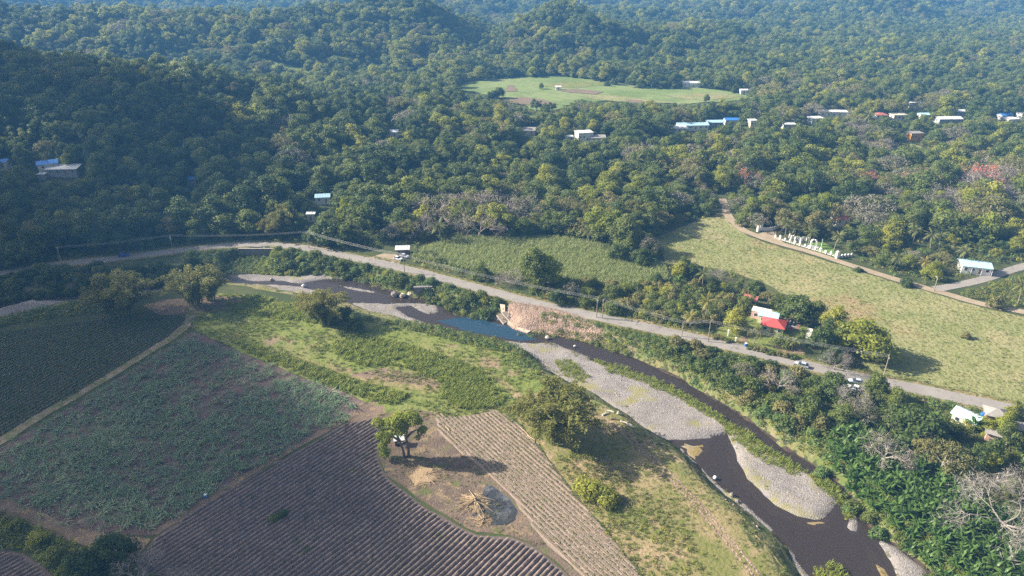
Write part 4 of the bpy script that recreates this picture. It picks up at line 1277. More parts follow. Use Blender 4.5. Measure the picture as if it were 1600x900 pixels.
scatter('bank_creepers', zpts(X, Y, -0.1), T_bright + T_bush + T_ivy, rg, 0.7, 1.5)
SB2 = GP([(640, 506), (670, 508), (735, 524), (790, 534), (838, 556), (848, 578), (840, 592), (800, 560), (740, 545), (660, 525), (600, 505)], -1)
X, Y = fill(SB2, 1.2, rg)
scatter('bank_creepers', zpts(X, Y, -0.1), T_bright + T_bush + T_ivy, rg, 0.7, 1.5)
# green strips on the gravel islands
for i, pl in enumerate([[(925, 562), (960, 571), (1010, 588), (1066, 614), (1112, 641), (1146, 666), (1134, 668), (1100, 650), (1060, 624), (1000, 598), (950, 582)], [(866, 566), (890, 562), (920, 590), (910, 600), (880, 588)],
                        [(1128, 668), (1148, 664), (1185, 689), (1228, 718), (1262, 738), (1240, 745), (1190, 722), (1150, 694)], [(425, 400), (440, 432), (392, 428), (400, 415)],
                        [(1318, 800), (1330, 796), (1330, 812), (1320, 815)], [(1340, 786), (1362, 814), (1402, 845), (1450, 884), (1490, 920), (1520, 915), (1430, 830), (1380, 790)],
                        [(1270, 890), (1300, 880), (1330, 905), (1330, 960), (1280, 960)], [(1260, 742), (1290, 750), (1316, 768), (1300, 782), (1275, 760)]]):
    P = GP(pl, ZB)
    X, Y = fill(P, 0.85, rg)
    scatter('island_reeds', np.column_stack([X, Y, np.maximum(height(X, Y), WZ + 0.15)]), T_tall + T_bright, rg, 0.6, 1.2)
# corner by the lower left track
LC = GP([(-60, 800), (0, 800), (60, 825), (120, 852), (200, 880), (260, 920), (260, 1000), (90, 1000), (90, 900), (40, 860), (-60, 850)])
X, Y = fill(LC, 1.2, rg); k = ~inpoly(F5, X, Y); X, Y = X[k], Y[k]
scatter('corner_weeds', zpts(X, Y), T_bright + T_bush + T_tall[:1], rg, 0.7, 1.5)
CSH = GP([(960, 442), (1040, 436), (1100, 440), (1180, 462), (1180, 490), (1120, 510), (1060, 518), (1000, 508), (930, 490), (850, 470), (830, 455), (880, 440)])
X, Y = fill(CSH, 1.5, rg); k = roadd(X, Y) > 4.5
scatter('orchard_undergrowth', zpts(X[k], Y[k], -.1), T_bush + T_oliv + T_bright[:1], rg, 0.8, 1.7)

# ------------------------------------------------------------------ plants one can point to
S = lambda sp, px, py, h, label, group=None, **kw: plant(sp, *at(px, py), h, label, group, **kw)
S('bamboo', 868, 688, 15.0, 'big olive bamboo clump beside the gravel bar, shadow falling on grass', k=0, wide=1.3)
S('bamboo', 842, 672, 11.5, 'smaller bamboo clump leaning out beside the big one by the furrows', k=1)
S('bamboo', 196, 492, 15.5, 'wide bamboo clump at the top edge of the dark bean field', k=0, wide=1.25)
S('bamboo', 172, 488, 12.5, 'left fringe of bamboo next to the wide clump above the bean field', k=1)
S('bamboo', 306, 478, 15.0, 'bamboo clump where the farm track meets the river', k=1, wide=1.2)
S('bamboo', 330, 470, 11.0, 'lower bamboo clump arching right of the one at the track end', k=0)
S('bamboo', 510, 508, 12.5, 'bamboo clump on the meadow bank beside a round dark tree', k=0, wide=1.1)
S('bamboo', 490, 498, 11.0, 'short bamboo at the left of the meadow bank clump', k=1)
S('dark', 540, 508, 8.0, 'dark tree behind the small round tree on the meadow bank', k=0)
S('mid', 556, 516, 7.0, 'small round green tree on the bank above the gravel shore', k=2)
S('dark', 302, 420, 10.0, 'round dark tree between road and river near the retaining wall', k=1)
S('shrub_bright', 918, 770, 3.6, 'bright yellow-green bush in the grass beside the seedling rows', k=2, wide=1.3)
S('shrub_bright', 948, 786, 3.0, 'low light green bush just right of the bright yellow-green one', k=0, wide=1.3)
S('shrub_dark', 440, 806, 1.3, 'dark weedy mound in the middle of the dark furrows', wide=1.5)
S('shrub', 428, 812, 1.1, 'low green weed patch left of the mound in the dark furrows', wide=1.6)
S('shrub_olive', 1508, 528, 2.2, 'lone round bush out in the dry pasture')
S('dark', 138, 905, 8.5, 'olive dark tree in the lower left corner by the leafy crop', k=0, wide=1.0)
S('dark', 182, 880, 9.5, 'broad dark tree over the corner where three fields meet', k=2)
S('bare', 225, 915, 6.5, 'grey leafless tree at the lower left, beside the broad dark tree', k=0, wide=1.3)
S('bare', 285, 925, 5.0, 'thin grey leafless bush at the corner of the dark furrows', k=1, wide=1.3)
S('shrub_bright', 60, 850, 3.0, 'bright shrub in the weedy lower left corner')
S('shrub', 25, 830, 3.0, 'green shrub at the left end of the weedy corner')
S('shrub', 90, 875, 3.0, 'green shrub between the corner weeds and the olive dark tree')
S('palm', 679, 409, 6.0, 'lone dark palm standing at the edge of the cane field', k=1)
S('palm', 652, 398, 5.5, 'palm right of the wooden roadside hut', k=0)
S('palm_yellow', 1078, 512, 6.5, 'yellow palm beside the road with hanging dry fronds', k=1)
S('palm_yellow', 1102, 500, 8.0, 'tall yellow palm in the orchard left of the red roofed house', k=0)
S('palm', 1096, 455, 8.0, 'dark palm at the pasture edge of the orchard', k=0)
S('palm', 1052, 462, 6.5, 'grey green palm at the corner of the cane field', k=1)
S('bright', 1148, 516, 9.0, 'round bright tree left of the red roofed house', k=0, wide=1.05)
S('airy', 1178, 537, 7.5, 'thin pale green tree in front of the red roofed house', k=1, wide=0.7)
S('dark', 1243, 500, 11.0, 'large dark tree behind the brown yard of the red roofed house', k=0, wide=1.2)
S('dark', 1180, 463, 8.0, 'round dark tree at the edge of the pasture above the house', k=2)
S('mid', 1270, 505, 9.0, 'green tree between the yard and the dry pasture', k=1)
S('palm_yellow', 1290, 528, 6.0, 'yellowish palm among the trees right of the house', k=1)
S('palm', 1237, 548, 5.0, 'small palm in the front garden of the red roofed house', k=1)
S('bright', 1346, 556, 14.0, 'largest bright tree of the grove, its shadow on the pasture', k=0, wide=1.4)
S('bright', 1300, 520, 10.0, 'bright tree at the back of the grove beside the pasture', k=1)
S('mid', 1318, 545, 11.0, 'green tree in the middle of the grove by the road', k=0)
S('dark', 1282, 552, 10.5, 'dark tree at the left front of the grove by the road', k=1)
S('dark', 1302, 566, 7.0, 'low dark tree at the roadside end of the grove', k=2)
S('bare_pale', 1303, 578, 6.5, 'pale leafless tree at the roadside in front of the grove', k=0)
S('bare_pale', 1330, 640, 7.5, 'white stemmed leafless tree on the river side of the road by the parked cars', k=0, wide=.9)
S('dark', 1298, 618, 9.0, 'dark tree on the river side of the road near the moving car', k=0)
S('mid', 1366, 622, 8.5, 'green tree beside the parked cars on the river side of the road', k=1)
S('dark', 1425, 690, 12.0, 'large dark tree left of the pale blue roof', k=0, wide=1.25)
S('dark', 1398, 672, 10.0, 'dark tree behind the purple leafless tree on the bank', k=2)
S('bare', 1380, 725, 8.5, 'purplish grey leafless tree on the bank below the large dark tree', k=1, wide=1.2)
S('airy', 1468, 742, 9.5, 'spreading olive tree with open pale branches above the bananas', k=0, wide=1.15)
S('airy', 1440, 722, 8.0, 'smaller open olive tree left of the spreading one', k=1)
S('bare_pale', 1562, 835, 12.5, 'huge pale grey leafless tree at the right edge above the bananas', k=0, wide=1.35)
S('bare_pale', 1590, 790, 9.0, 'pale leafless tree behind the huge one at the right edge', k=0, rz=2.0)
S('bare', 1215, 610, 6.0, 'grey leafless bush on the bank below the road, left of the moving car', k=0, wide=1.3)
S('greyleaf', 1160, 592, 6.0, 'grey green shrubby tree on the bank below the road', k=0)
S('greyleaf', 1345, 665, 7.5, 'grey brown thin leaved tree on the bank in front of the dark ones', k=0)
S('dark', 870, 474, 6.5, 'dark tree at the near edge of the cane field beside the road', k=0, wide=1.1)
S('greyleaf', 892, 464, 6.5, 'airy grey green tree over the near edge of the cane field', k=0)
S('mid', 915, 480, 5.0, 'low green tree right of the dark one by the road', k=2)
S('dark', 965, 408, 9.0, 'dark tree at the far corner of the cane field', k=0)
S('dark', 1000, 414, 9.5, 'dark tree casting shadow where cane field meets pasture', k=2)
S('mid', 982, 402, 9.0, 'green tree between the two dark ones at the far cane corner', k=1)
S('greyleaf', 1012, 400, 10.0, 'grey leaved tree above the far corner of the cane field', k=0)
S('bright', 1060, 440, 8.5, 'yellow green tree at the cane field corner of the orchard', k=1)
S('dark', 1082, 440, 9.0, 'dark tree behind the orchard palms', k=0)
S('bare', 1120, 440, 6.0, 'brownish leafless bush at the pasture side of the orchard', k=1)
S('shrub_olive', 1555, 480, 4.0, 'olive bush on the far side of the side road near its right end')
S('shrub_dark', 1416, 446, 3.5, 'dark bush at the edge of the side road by the driveway')
S('shrub_dark', 1341, 424, 2.2, 'small dark bush on the pasture side of the side road')
for i, (px, py) in enumerate([(1172, 548), (1182, 550), (1193, 553), (1204, 556), (1216, 558), (1228, 561), (1240, 563), (1118, 531), (1128, 533), (1138, 537)]):
    S('shrub_olive' if i % 3 else 'shrub', px, py - 3, 1.5 + .15 * (i % 4), ('shrub number %s of the hedge' % i) if False else ['left end', 'second', 'third', 'fourth', 'fifth', 'sixth', 'right end', 'outer left', 'outer middle', 'outer right'][i] + ' shrub of the hedge between the road and the red roofed house', 'hedge shrubs by the road')
for px, py, h, sp, lb in ((1215, 482, 7, 'mid', 'green tree just behind the white slab roof'), (1160, 486, 6.5, 'mid', 'green tree beside the dull red shed'), (1200, 478, 6, 'airy', 'thin tree behind the pink concrete room'), (1225, 540, 4, 'shrub', 'garden bush at the right front corner of the red roofed house'), (1250, 540, 5.5, 'mid', 'small tree by the tiny white outhouse')):
    S(sp, px, py, h, lb)
for px, py, h, sp, lb in ((1478, 688, 7, 'mid', 'green tree against the left end of the pale blue roof'), (1500, 690, 5.5, 'bright', 'light green tree below the pale blue roof'), (1536, 676, 5.5, 'bright', 'light green tree between pale blue roof and grey huts'), (1570, 700, 6.5, 'mid', 'green tree in front of the grey huts')):
    S(sp, px, py, h, lb)
# tree over the hut: two bare stems carrying a one-sided crown, creeper hanging to the ground
hx, hy = at(632, 714)
rgh = np.random.RandomState(400)
t = thing('vine_covered_tree', 'tall tree with yellow green one sided crown standing over the tiny field hut', 'tree', (hx, hy, 0.05))
mt = MB(); mc = MB()
for (bx, by, pts) in ((0, 0, [(0, 0, -.3), (-.3, .1, 2.5), (-.9, .3, 5.0), (-2.0, .5, 8.0), (-3.0, .3, 9.5)]), (1.1, .3, [(1.1, .3, -.3), (1.2, .3, 3), (.8, .2, 6), (1.3, .4, 9), (2.6, .6, 10.5)]), (0, 0, [(-.9, .3, 5.0), (-2.2, -.2, 6.5), (-4.2, 0, 8.2)]), (0, 0, [(.8, .2, 6), (2.2, .6, 7.5), (4.0, .5, 8.6)])):
    mt.tube(pts, np.linspace(0.42, 0.14, len(pts)), 7)
lob = [(-3.2, .5, 9.8, 1.9), (-1.2, .8, 10.8, 1.8), (.8, .4, 11.2, 1.7), (2.6, .4, 11.0, 1.5), (-4.6, 0, 8.6, 1.7), (-5.0, -.4, 6.9, 1.3), (4.4, .4, 9.6, 1.0), (-2.6, -.8, 8.6, 1.5), (-.4, -.6, 9.6, 1.4), (-5.1, -.6, 5.4, .95), (-5.0, -.7, 4.0, .9), (-5.2, -.6, 2.6, .95), (-5.0, -.5, 1.2, .9)]
lobes_crown(mc, rgh, [(a_ + rgh.normal() * .5, b_ + rgh.normal() * .9, c_ + rgh.normal() * .5, r_ * (1.0 + .5 * rgh.rand())) for a_, b_, c_, r_ in lob + [(-3.8, .2, 11.2, 1.1), (-1.9, -.4, 12.2, 1.2), (.6, .6, 12.6, 1.0), (-5.8, .3, 9.6, 1.0), (3.4, .2, 12.0, .8), (-6.0, -.2, 7.6, .9)]], 6000, 0.55, 0.22)
mt.obj('trunk', M['bark'], t, True); mc.obj('crown', M['leaf_lime'], t)
mb = MB(); lobes_crown(mb, rgh, [(4.6, 1.0, 7.2, 1.0), (3.6, 1.0, 5.4, .8), (5.2, .8, 8.6, .6)], 420, 0.4, 0)
mb.obj('side_branch', M['leaf_olive'], t)

LMK = [(506, 318, 'the small white house above the bend'), (103, 274, 'the long white hillside roof'), (301, 288, 'the tiny blue hillside roof'), (630, 396, 'the wooden roadside hut'), (390, 384, 'the road bend'), (194, 401, 'the dark blue car'),
       (97, 413, 'the leftmost pole'), (271, 394, 'the pole with a transformer'), (755, 345, 'the grey leafless trees'), (885, 345, 'the airy olive tree'), (980, 405, 'the far cane corner'), (910, 380, 'the far edge of the cane field'), (1130, 322, 'the far end of the side road'),
       (1200, 366, 'the curved entrance wall'), (1270, 390, 'the arched monument'), (1311, 352, 'the dull red roof in the wood'), (1320, 402, 'the stepped white wall'), (1520, 424, 'the blue roofed house by the driveway'), (1430, 290, 'the pale stemmed orange tree'), (1524, 300, 'the tallest orange tree'),
       (1352, 298, 'the low orange blossom tree'), (1165, 295, 'the leftmost orange tree'), (1427, 219, 'the orange yellow house'), (912, 220, 'the white two storey house'), (613, 214, 'the lone white roof'), (1080, 203, 'the very long low building'), (1300, 183, 'the highest ridge house'),
       (660, 455, 'the old masonry block'), (560, 425, 'the roadside bank top'), (745, 480, 'the tilted slabs'), (470, 410, 'the retaining wall'), (1040, 550, 'the eroded bank'), (1250, 574, 'the moving car'), (1335, 603, 'the parked cars'), (1380, 710, 'the purplish leafless tree'), (1425, 660, 'the large dark tree'),
       (1508, 660, 'the pale blue roof'), (1555, 664, 'the grey huts'), (1470, 720, 'the spreading olive tree'), (1562, 800, 'the huge pale leafless tree'), (1300, 760, 'the lower gravel island'), (1331, 810, 'the tiny gravel island'), (1440, 885, 'the bottom right shore'), (1160, 660, 'the narrow channel'),
       (1065, 526, 'the short pole by the orchard'), (870, 460, 'the dark tree at the cane field edge'), (1102, 490, 'the tall yellow palm'), (1170, 476, 'the dull red shed'), (300, 405, 'the round dark tree by the river'), (196, 470, 'the wide bamboo clump'), (60, 470, 'the shaded gravel'), (1215, 600, 'the grey leafless bush')]


def place_words(x, y, z=0.0):
    dz = z - CAMH
    dep = y * CP - dz * SP
    px = x / dep * FPX + 800; py = 450 - (y * SP + dz * CP) / dep * FPX
    l = min(LMK, key=lambda q: (q[0] - px) ** 2 + 2.2 * (q[1] - py) ** 2)
    dx, dy = px - l[0], py - l[1]
    r = math.hypot(dx, dy)
    w_ = 'just ' if r < 22 else '' if r < 60 else 'well '
    if abs(dx) > 1.4 * abs(dy): q = 'left of ' if dx < 0 else 'right of '
    elif abs(dy) > 2.2 * abs(dx): q = 'behind ' if dy < 0 else 'in front of '
    else: q = ('behind and ' if dy < 0 else 'in front and ') + ('left of ' if dx < 0 else 'right of ')
    return w_ + q + l[2]


# banana grove by the river
BAN = GP([(1330, 660), (1400, 705), (1470, 745), (1530, 790), (1600, 840), (1660, 900), (1660, 990), (1560, 960), (1490, 905), (1420, 850), (1370, 800), (1330, 760), (1290, 715), (1300, 680)])
X, Y = fill(BAN, 2.3, rg, 0.35)
kk = 0
for x, y in zip(X, Y):
    if kk >= 260: break
    kk += 1
    plant('banana', x, y, rp.uniform(2.6, 3.9), 'banana plant with broad shiny leaves ' + place_words(x, y), 'banana plants on the riverbank')
for px, py, lb in ((1452, 668, 'banana plant with long fronds beside the pale blue roof'), (1520, 672, 'banana plant in front of the pale blue roof at its right end'), (1060, 447, 'banana plant with pale leaves at the orchard edge')):
    S('banana', px, py, 4.5, lb, k=1)


def grove(poly, spacing, specs, label, group, seed, maxn=999, dens=None, clear=None):
    r_ = np.random.RandomState(seed)
    X, Y = fill(poly, spacing, r_, 0.42, dens)
    k = (roadd(X, Y) > 5.5) & (sdf(BEDW, X, Y) > (2.6 if seed in (502, 503) else -9))
    X, Y = X[k], Y[k]
    order = np.argsort(Y)
    c = 0
    for x, y in zip(X[order], Y[order]):
        if clear is not None and clear(x, y): continue
        if c >= maxn: break
        c += 1
        sp, h0, h1, desc = specs[r_.choice(len(specs), p=np.array([s[4] for s in specs]) / sum(s[4] for s in specs))][:4]
        plant(sp, x, y, h0 + (h1 - h0) * r_.rand(), desc + ' ' + place_words(x, y), desc.split(' ', 1)[0] + ' ' + group)


grove(NB, 4.2, [('shrub', 2.2, 4.0, 'mid green shrub', 4), ('shrub_dark', 2.2, 4.0, 'dark green shrub', 2), ('shrub_blue', 1.6, 3.0, 'bluish leafy shrub', 3), ('shrub_bright', 1.6, 3.0, 'yellowish green shrub', 2)],
      'on the far bank between river and road', 'shrubs on the far bank', 501, 70)
RB1 = GP([(985, 555), (1040, 535), (1100, 548), (1180, 570), (1280, 592), (1290, 640), (1280, 700), (1240, 690), (1190, 655), (1120, 612)])
grove(RB1, 4.3, [('shrub', 2.5, 4.6, 'mid green shrub', 4), ('shrub_dark', 2.5, 5.0, 'dark green shrub', 3), ('shrub_blue', 2.0, 3.4, 'bluish leafy shrub', 3), ('shrub_olive', 2.2, 4.0, 'olive shrub', 2)],
      'on the steep bank below the road', 'shrubs on the steep bank', 502, 120)
RB2 = GP([(1290, 610), (1400, 625), (1500, 700), (1600, 740), (1720, 770), (1720, 840), (1600, 800), (1500, 740), (1400, 690), (1300, 660)])
HL = [GP([(1480, 645), (1560, 650), (1570, 664), (1530, 680), (1492, 684), (1474, 664)]), GP([(1310, 588), (1360, 590), (1350, 625), (1310, 615)])]
grove(RB2, 6.2, [('dark', 5.0, 8.5, 'dark leafy tree', 3), ('mid', 5.0, 8.0, 'green leafy tree', 3), ('bright', 4.5, 7.0, 'bright leafy tree', 1.6), ('greyleaf', 5, 7.5, 'greyish thin tree', 1)],
      'among the trees between road and bananas', 'trees between road and bananas', 503, 60, clear=lambda x, y: any(inpoly(p, [x], [y])[0] for p in HL))
RB3 = GP([(1560, 640), (1720, 680), (1720, 760), (1590, 730), (1565, 690)])
grove(RB3, 6.0, [('bright', 4.5, 7.0, 'bright leafy tree', 2), ('mid', 5, 7, 'green leafy tree', 2)], 'around the grey huts at the right edge', 'trees by the grey huts', 504, 20, clear=lambda x, y: inpoly(HL[0], [x], [y])[0])
RB4 = GP([(1345, 800), (1400, 838), (1460, 890), (1520, 960), (1560, 960), (1480, 890), (1400, 815), (1350, 780), (1280, 710), (1270, 720)])
grove(RB4, 3.4, [('shrub_blue', 1.6, 2.8, 'bluish leafy shrub', 4), ('shrub_bright', 1.4, 2.4, 'yellowish green shrub', 1), ('shrub', 1.6, 2.8, 'mid green shrub', 2)], 'at the water edge below the bananas', 'shrubs at the water edge', 505, 60)
grove(CSH, 5.0, [('shrub', 2.2, 4.2, 'mid green shrub', 4), ('shrub_olive', 2.2, 4.2, 'olive shrub', 3), ('shrub_bright', 2.0, 3.6, 'yellowish green shrub', 2), ('mid', 4, 6.0, 'green leafy tree', 1)],
      'in the orchard between road and cane field', 'plants of the roadside orchard', 506, 90)
LEFTB = GP([(0, 436), (100, 420), (200, 408), (300, 398), (345, 398), (345, 420), (250, 432), (120, 446), (0, 466), (-80, 476), (-80, 450)])
grove(LEFTB, 4.6, [('shrub_dark', 2.5, 5.0, 'dark green shrub', 4), ('shrub', 2.4, 4.5, 'mid green shrub', 2)], 'on the shaded bank under the left road', 'shrubs under the left road', 507, 70)

# ------------------------------------------------------------------ forest
OPEN = [PAST, CANE, GP([(560, 415), (580, 394), (620, 376), (645, 376), (672, 388), (645, 405), (640, 420)]), GP([(1180, 372), (1183, 354), (1216, 352), (1235, 366), (1312, 380), (1345, 405), (1345, 425), (1280, 402)])]
CLEARF = []


def keep_clear(x, y, wd, back=6, front=26):
    """open ground round a house and towards the valley in front of it"""
    L = math.hypot(x, y); d = np.array([-x, -y]) / L; nn = np.array([-d[1], d[0]])
    p = np.array([x, y])
    CLEARF.append(np.array([p - d * back + nn * wd, p - d * back - nn * wd, p + d * front - nn * (wd * 0.9), p + d * front + nn * (wd * 0.9)]))


# ------------------------------------------------------------------ buildings
def prism(mb, pts2, y0, y1, mat=0):
    """extrude an x-z outline along y"""
    n = len(pts2)
    Vv = [(p[0], y0, p[1]) for p in pts2] + [(p[0], y1, p[1]) for p in pts2]
    F = [tuple(range(n)), tuple(range(2 * n - 1, n - 1, -1))] + [(i + n, (i + 1) % n + n, (i + 1) % n, i) for i in range(n)]
    mb.add(Vv, F, mat)


def house(name, label, pos, wd, dp, h, roof, rmat, wmat, rot=0.0, nwin=3, cat='house', group=None, pitch=0.35, over=0.5, door=True, pane='glass', posts=0, clear=None, raise_=0.3):
    x, y, z = pos
    t = thing(name, label, cat, (x, y, z), rot, group)
    t2 = 0.2
    mb = MB()
    b0 = -1.5
    zc, hh = (h + b0 + raise_) / 2, h - b0 + raise_
    mb.box((0, -dp / 2 + t2 / 2, zc), (wd, t2, hh)); mb.box((0, dp / 2 - t2 / 2, zc), (wd, t2, hh))
    mb.box((-wd / 2 + t2 / 2, 0, zc), (t2, dp - 2 * t2, hh)); mb.box((wd / 2 - t2 / 2, 0, zc), (t2, dp - 2 * t2, hh))
    H = h + raise_
    W, D = wd / 2 + over, dp / 2 + over
    rb = MB()
    if roof == 'gable':
        ph = D * pitch * 1.2
        for s in (-1, 1):
            rb.add([(-W, s * D, H - 0.1), (W, s * D, H - 0.1), (W, 0, H + ph), (-W, 0, H + ph), (-W, s * D, H + 0.05), (W, s * D, H + 0.05), (W, 0, H + ph + 0.15), (-W, 0, H + ph + 0.15)],
                   [f if s < 0 else f[::-1] for f in [(3, 2, 1, 0), (4, 5, 6, 7), (0, 1, 5, 4), (1, 2, 6, 5), (3, 0, 4, 7)]])
        for s in (-1, 1):
            mb.add([(s * (wd / 2 - 0.05), -dp / 2, H), (s * (wd / 2 - 0.05), dp / 2, H), (s * (wd / 2 - 0.05), 0, H + ph * 0.9)], [(0, 1, 2)])
    elif roof == 'hip':
        ph = min(W, D) * pitch * 1.3; r = max(0.2, W - D)
        Vv = [(-W, -D, H), (W, -D, H), (W, D, H), (-W, D, H), (-r, 0, H + ph), (r, 0, H + ph)]
        Vv += [(-W, -D, H - .15), (W, -D, H - .15), (W, D, H - .15), (-W, D, H - .15)]
        rb.add(Vv, [(0, 1, 5, 4), (1, 2, 5), (2, 3, 4, 5), (3, 0, 4), (6, 7, 1, 0), (7, 8, 2, 1), (8, 9, 3, 2), (9, 6, 0, 3), (9, 8, 7, 6)])
    elif roof == 'shed':
        ph = dp * 0.16
        rb.add([(-W, -D, H), (W, -D, H), (W, D, H + ph), (-W, D, H + ph), (-W, -D, H + .12), (W, -D, H + .12), (W, D, H + ph + .12), (-W, D, H + ph + .12)],
               [(3, 2, 1, 0), (4, 5, 6, 7), (0, 1, 5, 4), (1, 2, 6, 5), (2, 3, 7, 6), (3, 0, 4, 7)])
        mb.box((0, dp / 2 - 0.1, H + ph / 2 - 0.05), (wd - 0.02, 0.18, ph))
    else:
        rb.box((0, 0, H + 0.12), (2 * W, 2 * D, 0.24))
        rb.box((0, -D + 0.1, H + 0.39), (2 * W - .01, 0.2, 0.3)); rb.box((0, D - 0.1, H + 0.39), (2 * W - .01, 0.2, 0.3))
    mb.obj('wall', M[wmat], t)
    ro = rb.obj('roof', M[rmat], t)
    if roof in ('gable', 'shed') and wd > 5:     # raised sheet seams
        sb = MB()
        k = int(2 * W / 1.2)
        for i in range(1, k):
            xx = -W + i * 2 * W / k
            if roof == 'gable':
                for s in (-1, 1):
                    sb.tube([(xx, s * D, H + 0.07), (xx, s * 0.05, H + ph + 0.16)], 0.045, 4)
            else:
                sb.tube([(xx, -D, H + .13), (xx, D, H + ph + .13)], 0.045, 4)
        sb.obj('seam', M[rmat], ro)
    for i in range(nwin):
        xx = -wd / 2 + wd * (i + 0.5) / nwin
        if door and i == nwin // 2:
            d = MB(); d.box((xx, -dp / 2 - 0.03, 1.0 + raise_), (0.95, 0.08, 2.0)); dd = d.obj('door', M['brown_wood'], t)
            d = MB(); d.box((xx + 0.35, -dp / 2 - 0.10, 1.0 + raise_), (0.06, 0.06, 0.14)); d.obj('handle', M['rim'], dd)
            continue
        f = MB(); f.box((xx, -dp / 2 - 0.03, h * 0.55 + raise_), (1.3, 0.08, 1.2)); fo = f.obj('window', M['white_paint'], t)
        f = MB(); f.box((xx, -dp / 2 - 0.075, h * 0.55 + raise_), (1.1, 0.04, 1.0)); f.obj('pane', M[pane], fo)
    for s in (-1, 1):
        f = MB(); f.box((s * (wd / 2 + 0.03), 0, h * 0.55 + raise_), (0.08, 1.3, 1.2)); fo = f.obj('window', M['white_paint'], t)
        f = MB(); f.box((s * (wd / 2 + 0.075), 0, h * 0.55 + raise_), (0.04, 1.1, 1.0)); f.obj('pane', M[pane], fo)
    for i in range(posts):
        xx = -W + 0.2 + i * (2 * W - .4) / max(1, posts - 1)
        f = MB(); f.box((xx, -D + 0.15, (H - 0.4) / 2 - .2), (0.18, 0.18, H - 0.4 + .4)); f.obj('post', M[wmat], t)
    if clear: keep_clear(x, y, clear)
    return t


RA = math.atan2(ROADW[14][1] - ROADW[12][1], ROADW[14][0] - ROADW[12][0]) if False else 0
_a = np.array(G(1140, 541)); _b = np.array(G(1260, 571))
ROT = math.atan2(_b[1] - _a[1], _b[0] - _a[0])
# compound with the red roof
g3 = lambda px, py: (*G(px, py), 0.05)
house('house', 'small house with bright red hip roof and pale green front beside the road', g3(1207, 516), 7.2, 6.0, 2.7, 'hip', 'red_roof', 'green_wall', ROT + 0.05, 3)
house('house', 'flat pale blue roof joined behind the red roofed house', g3(1199, 504), 6.4, 3.4, 2.7, 'shed', 'blue_zinc', 'cream_wall', ROT + 0.05, 2, over=.3)
house('house', 'unfinished pink concrete room with white slab behind the blue roof', g3(1188, 497), 6.4, 3.0, 2.6, 'flat', 'white_paint', 'pink_wall', ROT + 0.02, 2, over=.1, door=False)
house('shed', 'dark little shed with dull red roof in the bushes behind the house', g3(1171, 476), 4.2, 3.0, 2.2, 'shed', 'dull_red', 'grey_wall', ROT, 0, cat='shed')
house('outhouse', 'tiny white outhouse among the trees right of the red roofed house', g3(1263, 527), 1.6, 1.6, 2.2, 'flat', 'white_paint', 'white_paint', ROT, 0, cat='outhouse', over=.05)


def tank_stand(px, py):
    x, y, z = g3(px, py)
    t = thing('water_tank', 'black water tanks on a stand at the right of the red roofed house', 'water tank', (x, y, z), ROT)
    for sx in (-1, 1):
        for sy in (-1, 1):
            m_ = MB(); m_.box((sx * .9, sy * .7, 0.9), (.16, .16, 2.0)); m_.obj('leg', M['grey_wall'], t)
    m_ = MB(); m_.box((0, 0, 1.95), (2.4, 1.9, .16)); m_.obj('platform', M['grey_wall'], t)
    for i, (ox, hh) in enumerate(((-.55, 1.5), (.6, 1.3))):
        m_ = MB(); m_.tube([(ox, 0, 2.03), (ox, 0, 2.03 + hh), (ox, 0, 2.2 + hh), (ox, 0, 2.35 + hh)], [.55, .55, .42, .18], 14); tk = m_.obj('tank', M['black_plastic'], t, False)
        m_ = MB(); m_.tube([(ox, 0, 2.36 + hh), (ox, 0, 2.46 + hh)], .2, 10); m_.obj('lid', M['black_plastic'], tk)


tank_stand(1236, 516)
for (px, py, hh, lb) in ((1137, 525, 2.2, 'slim white gate post on the lawn left of the red roofed house'), (1149, 534, 1.5, 'short white post by the road at the house entrance')):
    x, y, z = g3(px, py)
    t = thing('gate_post', lb, 'post', (x, y, z), ROT)
    m_ = MB(); m_.box((0, 0, hh / 2), (.4, .4, hh)); m_.obj('shaft', M['white_paint'], t)
    m_ = MB(); m_.box((0, 0, hh + .07), (.55, .55, .14)); m_.obj('cap', M['white_paint'], t)


def drum(px, py, r, h, mat, lidmat, label, z=0.05):
    x, y = G(px, py)
    t = thing('drum', label, 'drum', (x, y, H1(x, y) + z))
    m_ = MB(); m_.tube([(0, 0, 0), (0, 0, h * .32), (0, 0, h * .34), (0, 0, h * .36), (0, 0, h * .66), (0, 0, h * .68), (0, 0, h * .7), (0, 0, h)], [r, r, r * 1.05, r, r, r * 1.05, r, r], 14); m_.obj('barrel', M[mat], t)
    m_ = MB(); m_.tube([(0, 0, h + .003), (0, 0, h + .08)], r * .95, 14); m_.obj('lid', M[lidmat], t)


drum(322, 777, .42, .85, 'deep_blue', 'white_paint', 'blue drum with white top at the edge of the leafy crop')
drum(1165, 541, .45, 1.1, 'deep_blue', 'white_paint', 'blue and white bin at the roadside house entrance')
drum(1535, 651, .7, 1.1, 'deep_blue', 'deep_blue', 'wide blue barrel beside the grey roofed huts')
# buildings by the right edge
house('house', 'house with pale blue zinc roof half hidden by trees at right', (*G(1508, 662), 0.05), 6.0, 4.6, 2.5, 'gable', 'pale_blue', 'cream_wall', ROT - 0.45, 2)
house('hut', 'grey roofed hut right of the pale blue roof', (*G(1553, 656), 0.05), 5.2, 4.6, 2.3, 'hip', 'grey_zinc', 'brown_wood', ROT + .1, 1, cat='hut')
house('hut', 'lower grey roofed hut nearest the right edge', (*G(1583, 676), 0.05), 4.4, 3.6, 2.1, 'gable', 'grey_zinc', 'grey_wall', ROT + .3, 1, cat='hut')
house('hut', 'little pinkish hut in the bushes below the grey huts', (*G(1548, 686), 0.05), 3.0, 2.6, 2.0, 'shed', 'grey_zinc', 'pink_wall', ROT, 0, cat='hut')
